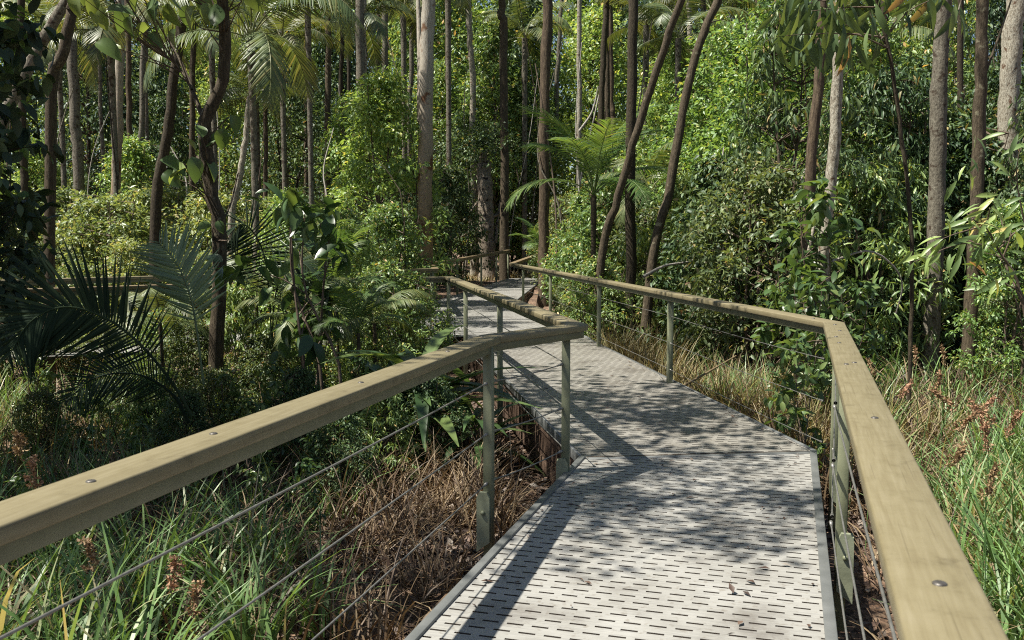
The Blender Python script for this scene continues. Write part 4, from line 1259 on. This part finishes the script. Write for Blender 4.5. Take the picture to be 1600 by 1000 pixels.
for (px, d, s) in [(885, 28, 1.0), (915, 22.5, 1.0), (868, 32, 0.9), (960, 21.5, 1.1), (897, 25.5, 0.75), (1030, 20, 1.0), (995, 21.5, 1.1), (1075, 18.5, 1.05), (883, 20.5, 0.42), (918, 18.2, 0.45), (958, 16.8, 0.42), (940, 32, 1.2)]:
    put(R_.choice('FMNF'), px, d, s, "leafy green shrub in the thicket behind the outer handrail", GF)
put('B', 1130, 21, 1.05, "large bright bushy tree right of the leaning stems")
put('B', 1215, 19.5, 1.1, "bright bushy tree behind the reddish brown trunk")
put('B', 1060, 26, 1.1, "bright bushy tree seen between the two leaning stems")
put('G', 1120, 16, 1.0, "dark green shrub behind the outer handrail right of the leaning stems")
put('M', 1185, 14.5, 1.15, "mid green shrub left of the mottled whitish trunk")
put('G', 1215, 17.5, 1.0, "dark green shrub behind the reddish brown trunk")
put('A', 1350, 17.8, 0.9, "mid green tree between the whitish trunk and the grey trunk")
put('C', 1420, 20, 0.8, "dense dark tree behind the stout grey trunk")
put('C', 1540, 21, 0.8, "dense dark tree behind the broad flaky trunk")
put('B', 1270, 23, 1.0, "bright bushy tree filling the gap behind the whitish trunk")
GG = "dark shrubs past the sedge on the outer side"
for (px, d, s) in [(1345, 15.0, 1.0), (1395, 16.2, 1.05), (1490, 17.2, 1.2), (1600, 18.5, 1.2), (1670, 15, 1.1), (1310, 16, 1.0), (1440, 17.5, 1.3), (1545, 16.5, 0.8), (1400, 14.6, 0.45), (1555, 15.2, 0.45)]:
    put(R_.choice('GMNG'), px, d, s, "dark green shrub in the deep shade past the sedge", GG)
put('J', 1390, 16.5, 0.95, "tree with drooping lance leaves left of the grey trunk")
put('J', 1625, 16.0, 0.9, "tree with drooping lance leaves behind the broad flaky trunk")
put('J', 1235, 15.5, 1.1, "tall lance-leaved tree hanging over the whitish trunk")
GI = "broad-leaved saplings by the whitish trunk"
for (px, d, s) in [(1262, 10.0, 0.8), (1285, 11.0, 1.3), (1240, 11.5, 1.1), (1330, 10.5, 0.8)]:
    put('I', px, d, s, "broad-leaved green sapling at the foot of the whitish trunk", GI)
put('I', 1255, 8.0, 0.62, "small broad-leaved sapling in the dry grass under the outer handrail")
put('H', 1585, 13.2, 0.55, "bright fresh green shrub at the foot of the brown rough trunk")
# inner side
put('K', 470, 9.4, 1.05, "glossy dark broad-leaved shrub behind the inner handrail")
put('F', 575, 11.5, 0.42, "leafy shrub next to the strap-leaved plants")
put('H', 455, 16.5, 0.62, "bright leafy shrub close behind the forked trunk, in front of the branch handrail")
put('H', 545, 15.2, 0.5, "bright leafy shrub in sun between the branch handrail and the strap-leaved plants")
put('F', 600, 13.2, 0.62, "leafy shrub under the branch handrail, yellowing in parts")
put('F', 500, 14, 0.7, "leafy shrub in shade below the branch handrail")
put('F', 640, 14.2, 0.55, "small leafy shrub against the junction post")
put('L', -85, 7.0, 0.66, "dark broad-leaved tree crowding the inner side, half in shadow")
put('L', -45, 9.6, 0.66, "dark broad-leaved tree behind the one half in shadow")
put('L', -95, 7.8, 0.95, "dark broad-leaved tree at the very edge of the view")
GK = "low broad-leaved seedlings under the inner handrail"
for (px, d, s) in [(215, 7.6, 0.33), (300, 7.0, 0.3), (470, 6.6, 0.34), (110, 8.4, 0.4), (390, 8.4, 0.38), (80, 5.3, 0.3), (30, 6.0, 0.35), (560, 9.4, 0.5), (430, 8.6, 0.5), (505, 7.8, 0.42), (350, 9.2, 0.45), (250, 9.6, 0.45), (150, 10.2, 0.5), (50, 10.5, 0.5), (480, 10.6, 0.6), (385, 7.2, 0.36)]:
    put('I', px, d, s, "low broad-leaved seedling in the shade below the inner handrail", GK)

GX = "small lime shrubs under the branch handrail"
for (px, d, s) in [(20, 12.9, 0.36), (90, 13.4, 0.34), (150, 14.0, 0.36), (215, 14.4, 0.34), (-50, 12.5, 0.4)]:
    put('E', px, d, s, "small pale green shrub growing below the branch handrail", GX)
GN = "low dark shrubs under the inner handrail"
for (px, d, s) in [(520, 7.8, 0.26), (600, 8.4, 0.28), (665, 8.8, 0.28), (470, 8.8, 0.28), (290, 8.8, 0.24)]:
    put(R_.choice('GNG'), px, d, s, "low dark leafy shrub in the shade under the inner handrail", GN)
GL = "low leafy shrubs in front of the branch handrail"
for (px, d, s) in [(60, 9.4, 0.26), (185, 11.0, 0.30), (255, 11.8, 0.42), (300, 11.2, 0.44), (370, 12.2, 0.5), (225, 9.4, 0.28), (410, 10.4, 0.4), (330, 9.5, 0.33)]:
    put(R_.choice('FMN'), px, d, s, "low leafy shrub filling the shade in front of the branch handrail", GL)
# strap-leaved plants by the inner handrail
def strap_plant(label, px, d, n, L, mat, seed, ang=0.9, zoff=0.0):
    rng = np.random.default_rng(seed)
    b = gp(px, d); b.z += zoff
    root = tag(empty("strap_leaf_plant", b), label, "plant")
    a = rng.uniform(0, 6.28, n); e = rng.uniform(0.25, 1.25, n)
    D = np.stack([np.cos(a) * np.cos(e), np.sin(a) * np.cos(e), np.sin(e)], -1)
    pos = np.stack([np.cos(a) * 0.03, np.sin(a) * 0.03, rng.uniform(0.25, 0.75, n) * L], -1)
    nn = np.stack([-np.cos(a) * np.sin(e), -np.sin(a) * np.sin(e), np.cos(e)], -1) + rng.normal(size=(n, 3)) * 0.15
    V, Fc = scatter(T_STRAP, pos, D, nn, L * rng.uniform(0.7, 1.15, n))
    link("foliage", mesh_np("foliage", V, Fc, mat), root)
    acc = Acc()
    for k in range(3):
        acc.tube(spline([(0.02 * k, 0, -0.1), (0.03 * k, 0.02, 0.4 * L), (0.02 * k, 0.03, 0.8 * L)], 8), 0.012, 6)
    link("stem", acc.mesh("stem", M['twig']), root)
    return root


strap_plant("broad strap-leaved plant leaning over the boardwalk edge by the junction", 655, 9.3, 40, 1.2, M['leaf_broad'], 71)
strap_plant("strap-leaved plant pushing out under the inner rail corner", 742, 8.9, 26, 0.72, M['leaf_broad'], 72)
strap_plant("dark strap-leaved plant beside the leaning one, further from the boards", 600, 9.6, 30, 1.0, M['leaf_dark'], 73)

# overhanging dark foliage of a nearer tree, upper right
ov = tall_tree("dark tree with drooping long leaves hanging over the top of the reddish brown trunk", [(1420, 640), (1425, 400), (1400, 150), (1370, 0), (1350, -60)], 9.5, (7, 5), M['bark_dark'], None, None, seed=77)
rng = np.random.default_rng(78)
specs = [(rng.uniform(1210, 1380), rng.uniform(-50, 70), rng.uniform(34, 66), rng.uniform(-135, -45)) for k in range(110)]
specs += [(rng.uniform(1380, 1500), rng.uniform(-60, 20), rng.uniform(34, 62), rng.uniform(-135, -45)) for k in range(40)]
leaf_spray(specs, 9.5, M['leaf_dark'], T_LANCE, rng, ov, "crown", 0.1)
# spray of long leaves by the brown rough trunk
sp_ = tall_tree("slender leaning sapling with a spray of long bright leaves by the brown rough trunk", [(1640, 640), (1600, 480), (1560, 390), (1530, 340)], 8.5, (6, 2), M['twig'], None, None,
                [([(1600, 480), (1560, 400), (1500, 370)], 3), ([(1560, 390), (1590, 360), (1620, 350)], 3)], seed=79)
specs = []
for (cx, cy, n) in ((1530, 345, 26), (1590, 355, 26), (1490, 380, 18), (1440, 400, 14), (1560, 420, 18), (1520, 250, 8), (1560, 320, 16), (1575, 210, 8)):
    for k in range(n):
        specs.append((cx + rng.normal() * 24, cy + rng.normal() * 16, rng.uniform(24, 46), rng.choice([rng.uniform(-70, 10), rng.uniform(170, 250)])))
leaf_spray(specs, 8.5, M['leaf_mid'], T_LANCE, rng, sp_, "crown", 0.5)

# ------------------------------------------------------------------ understorey that closes the forest
GU = {'A': ("mid green bushy tree in the depth of the forest", "mid green bushy trees in the forest"), 'B': ("bright green bushy tree in the depth of the forest", "bright green bushy trees in the forest"),
      'C': ("dark dense tree in the depth of the forest", "dark dense trees in the forest"), 'D': ("blue-green tree with bare lower trunk in the depth of the forest", "blue-green trees in the forest"),
      'H': ("bright upright shrub in the depth of the forest", "bright upright shrubs in the forest"), 'M': ("fine-leaved olive shrub in the depth of the forest", "fine-leaved shrubs in the forest"), 'N': ("lance-leaved shrub in the depth of the forest", "lance-leaved shrubs in the forest"), 'G': ("dark shrub in the depth of the forest", "dark shrubs in the forest")}
rr = random.Random(9)
for d, step, keys, smin, smax in ((25, 3.4, 'AMBHN', 0.42, 0.66), (29, 3.2, 'ABCBG', 0.55, 0.8), (33, 3.2, 'ABCBAB', 0.75, 1.05), (38, 3.3, 'ABADB', 1.0, 1.4), (44, 3.6, 'ABDAB', 1.4, 1.9), (51, 4.0, 'ABDB', 1.9, 2.5)):
    half = d * 0.60 + 2
    x = -half
    while x < half:
        xx = x + rr.uniform(-1, 1); dd = d + rr.uniform(-1.6, 1.6)
        k = rr.choice(keys)
        path_x = -0.6 + (dd - 24) * 0.12
        if not (dd < 37.5 and -8.0 < xx - path_x < 4.5):
            s = rr.uniform(smin, smax)
            if k in 'GHMN': s *= 1.4
            place(k, (xx, dd, float(gz(xx, dd)) - 0.05), rr.uniform(0, 6.28), (s, s, s * rr.uniform(0.95, 1.25)), *GU[k])
        x += step

# the wood beyond reads as one mass
rng = np.random.default_rng(88)
n = 760
a = rng.uniform(-0.75, 0.75, n); dist = rng.uniform(58, 72, n)
z = rng.uniform(0, 1, n) ** 0.9 * 27
C = np.stack([np.sin(a) * dist, np.cos(a) * dist, z], -1)
V, Fc = clusters_leaves(C, rng.uniform(1.4, 2.8, n), 70, 0.55, T_FAR, rng)
fw = link("far_forest", mesh_np("far_forest", V, Fc, M['leaf_bright']))
tag(fw, "far wood closing the view behind all the trunks", kind="stuff")

# ------------------------------------------------------------------ thin bare stems and vines
rs_ = random.Random(31)
for i in range(46):
    px = rs_.choice([rs_.uniform(1060, 1600), rs_.uniform(690, 960), rs_.uniform(0, 680), rs_.uniform(1150, 1600)])
    d = rs_.uniform(14.5, 24) if px > 1000 else rs_.uniform(19, 30)
    if 690 < px < 860: d = rs_.uniform(34, 37)
    lean_ = rs_.uniform(-70, 70)
    y1 = rs_.uniform(-20, 260)
    pts_ = [(px, 470), (px + lean_ * 0.2 + rs_.uniform(-8, 8), 330), (px + lean_ * 0.6 + rs_.uniform(-14, 14), (330 + y1) / 2), (px + lean_ + rs_.uniform(-14, 14), y1)]
    W = [P(x_, y_, d + 0.3 * j) for j, (x_, y_) in enumerate(pts_)]
    o_ = Vector((W[0].x, W[0].y, float(gz(W[0].x, W[0].y)) - 0.05)); W[0] = o_
    a_ = Acc(); a_.tube(spline([q_ - o_ for q_ in W], 22), np.linspace(1, 0.45, 22) * rs_.uniform(1.6, 4.2) * d / F / 2, 6, 0.06, RNG)
    tag(link("vine_stem", a_.mesh("vine_stem", M[rs_.choice(['twig', 'deadwood', 'bark_dark', 'bark_grey'])]), None, o_), "thin bare stem climbing through the thicket", "stem", "thin bare stems in the thicket")

# ------------------------------------------------------------------ sedge flower heads
ME_HEADS = []
for k in range(3):
    rng = np.random.default_rng(90 + k)
    pos, D, s = [], [], []
    for j in range(9):
        t = j / 8
        c = np.array([0, 0, 0.20 * t]) + rng.normal(size=3) * 0.006
        for q in range(16):
            pos.append(c + rng.normal(size=3) * np.array([.012, .012, .010]) * (1.25 - t * 0.6)); v = rng.normal(size=3); v[2] += 0.5
            D.append(v); s.append(rng.uniform(0.02, 0.038))
        if j % 2 == 0 and j < 7:
            dv = rng.normal(size=3); dv[2] = 0.9; dv /= np.linalg.norm(dv)
            for q in range(22):
                pos.append(c + dv * rng.uniform(0.01, 0.055) + rng.normal(size=3) * 0.008); v = rng.normal(size=3) + dv
                D.append(v); s.append(rng.uniform(0.018, 0.034))
    D = np.array(D)
    V, Fc = scatter(T_FAR, np.array(pos), D, rng.normal(size=D.shape), np.array(s))
    ME_HEADS.append(mesh_np("seed_head", V, Fc, M['seed']))
heads = [(1490, 625, 5.2, -50), (1550, 648, 5.0, -45), (1500, 660, 5.4, -35), (1530, 640, 6.0, 40), (1410, 610, 6.6, -50), (1485, 715, 4.4, -40), (1365, 580, 7.4, -30), (1545, 690, 4.7, 10), (1430, 560, 8.5, 20), (1540, 760, 4.2, 15),
         (1575, 665, 5.3, 30), (1465, 600, 7.5, -20), (28, 695, 4.3, 30), (50, 745, 4.0, 10), (150, 870, 3.7, 20), (268, 905, 3.6, -10), (300, 940, 3.6, 15), (1475, 560, 8.2, 10)]
labs = {12: "orange-brown sedge flower head bending above the top of the inner handrail", 13: "orange-brown sedge flower head hanging just over the inner handrail's timber"}
for i, (px, py, d, tilt) in enumerate(heads):
    p = P(px, py, d)
    bx, by = p.x + 0.25 * math.sin(math.radians(tilt)), p.y + 0.1
    b = Vector((bx, by, float(gz(bx, by)) - 0.03))
    lab = labs.get(i) or ("orange-brown sedge flower head on a tall stalk past the outer handrail" if px > 800 else "small brown sedge flower head among green blades under the inner handrail")
    grp = None if i in labs else ("sedge flower heads on the outer side" if px > 800 else "sedge flower heads on the inner side")
    root = tag(empty("sedge_flower", b), lab, "sedge flower", grp)
    acc = Acc()
    e = Vector(p) - b
    q = spline([(0, 0, 0), (e.x * 0.15, e.y * 0.3, e.z * 0.55), tuple(e)], 12)
    acc.tube(q, np.linspace(0.004, 0.002, 12), 5)
    link("stalk", acc.mesh("stalk", M['grass_green']), root)
    h = link("seed_head", ME_HEADS[i % 3], root, e - Vector((0, 0, 0.04)))
    h.rotation_euler = (R_.uniform(-0.3, 0.3), math.radians(-tilt), R_.uniform(0, 6))
    h.scale = (0.62, 0.62, 0.75) if px > 800 else (0.7, 0.7, 0.6)

# ------------------------------------------------------------------ fallen sticks
def stick(label, pts, w, d0, d1, mat='deadwood'):
    W = [P(x, y, d0 + (d1 - d0) * i / (len(pts) - 1)) for i, (x, y) in enumerate(pts)]
    o = W[0].copy(); acc = Acc()
    acc.tube(spline([p - o for p in W], 14), np.linspace(w, w * 0.5, 14) * d0 / F / 2, 8, 0.08, RNG)
    return tag(link("dead_branch", acc.mesh("dead_branch", M[mat], True), None, o), label, "branch")


stick("dead grey branch propped over the shrubs behind the outer handrail", [(1005, 432), (1040, 415), (1080, 408), (1085, 395)], 5, 15, 16)
stick("thin pale dead branch slanting through the dark shrubs", [(1125, 400), (1150, 340), (1180, 280), (1205, 230)], 4, 15, 15.5)
stick("crooked thin grey branch arching in front of the dark shade", [(1300, 408), (1355, 392), (1392, 412), (1410, 445), (1400, 490)], 4, 10.8, 11.5)
stick("straw-coloured fallen palm leaf stalk lying in the dry grass", [(1062, 606), (1100, 585), (1150, 556)], 5, 10.6, 11.4, 'rail_brown')
stick("pale crooked branch reaching down beside the slim trunks", [(905, 205), (925, 175), (935, 135)], 4, 26, 26)

# ------------------------------------------------------------------ trees beside and behind the photographer: they shade the boards
put('A', -330, 7.5, 1.2, "mid green tree standing beside the near boards on the inner side")
def shade_tree(label, x, y, h, ci, sc_, lean=(0, 0), ncrown=1):
    b = Vector((x, y, float(gz(x, y)) - 0.1))
    root = tag(empty("tree", b), label, "tree")
    rng = np.random.default_rng(int(abs(x * 10)) + 5)
    acc = Acc()
    q = spline([(0, 0, 0), (lean[0] * 0.3, lean[1] * 0.3, h * 0.5), (lean[0], lean[1], h)], 16)
    acc.tube(q, np.linspace(0.13, 0.05, 16), 10, 0.05, rng)
    for k in range(5):
        t = rng.uniform(0.75, 1); p0 = q[int(t * 15)]; aa = rng.uniform(0, 6.28)
        acc.tube(spline([p0, p0 + np.array([math.cos(aa), math.sin(aa), 0.6]) * sc_, p0 + np.array([math.cos(aa) * 1.6, math.sin(aa) * 1.6, 0.7]) * sc_], 8), np.linspace(0.04, 0.01, 8), 6)
    link("trunk", acc.mesh("trunk", M['bark_grey'], True), root)
    c = link("crown", CROWNS[ci], root, (lean[0], lean[1], h + 0.4)); c.scale = (sc_, sc_, sc_)
    return root


shade_tree("tall shade tree on the inner side, its crown over the first bend", -7.4, 7.6, 7.6, 2, 0.98, (4.3, 0.6))
shade_tree("tall shade tree on the inner side, its crown over the second stretch", -8.6, 13.8, 8.0, 1, 0.85, (3.6, 0))
shade_tree("slender shade tree on the inner side beside the near boards", -5.3, 3.8, 7.2, 1, 0.7, (2.6, 1.2))
shade_tree("tall shade tree on the inner side behind the photographer's place", -10.5, -3.0, 10.0, 0, 1.2)
shade_tree("shade tree on the inner side beside the sedge", -8.5, 2.4, 7.0, 2, 0.86, (3.2, 2.7))
shade_tree("tall shade tree on the outer side behind the photographer's place", 5.0, -4.0, 9.0, 2, 1.2)

# ------------------------------------------------------------------ light
EL, AZ = math.radians(62), (-0.53, -0.14)
sd = bpy.data.lights.new("sun", 'SUN')
so = bpy.data.objects.new("sun", sd); COL.objects.link(so)
sd.energy = 5.0; sd.angle = math.radians(0.53); sd.color = (1.0, 0.955, 0.85)
az = Vector((AZ[0], AZ[1], 0)).normalized()
to_sun = Vector((az.x * math.cos(EL), az.y * math.cos(EL), math.sin(EL)))
so.rotation_euler = (-to_sun).to_track_quat('-Z', 'Y').to_euler()
so.location = to_sun * 40

w = bpy.data.worlds.new("World"); S.world = w
w.use_nodes = True
nt = w.node_tree
bg = nt.nodes["Background"]
sky = nt.nodes.new("ShaderNodeTexSky"); sky.sky_type = 'NISHITA'
sky.sun_disc = False
sky.sun_elevation = EL
sky.sun_rotation = math.atan2(az.x, az.y)
nt.links.new(sky.outputs[0], bg.inputs[0])
bg.inputs[1].default_value = 0.05

S.view_settings.view_transform = 'Standard'
S.view_settings.look = 'None'
S.view_settings.exposure = 1.3
S.view_settings.gamma = 1.0
S.cycles.max_bounces = 6
S.cycles.diffuse_bounces = 3
S.cycles.glossy_bounces = 2
S.cycles.transmission_bounces = 4
S.cycles.use_denoising = False
S.cycles.filter_width = 1.1
for o in list(S.objects):
    if "used" in o: del o["used"]
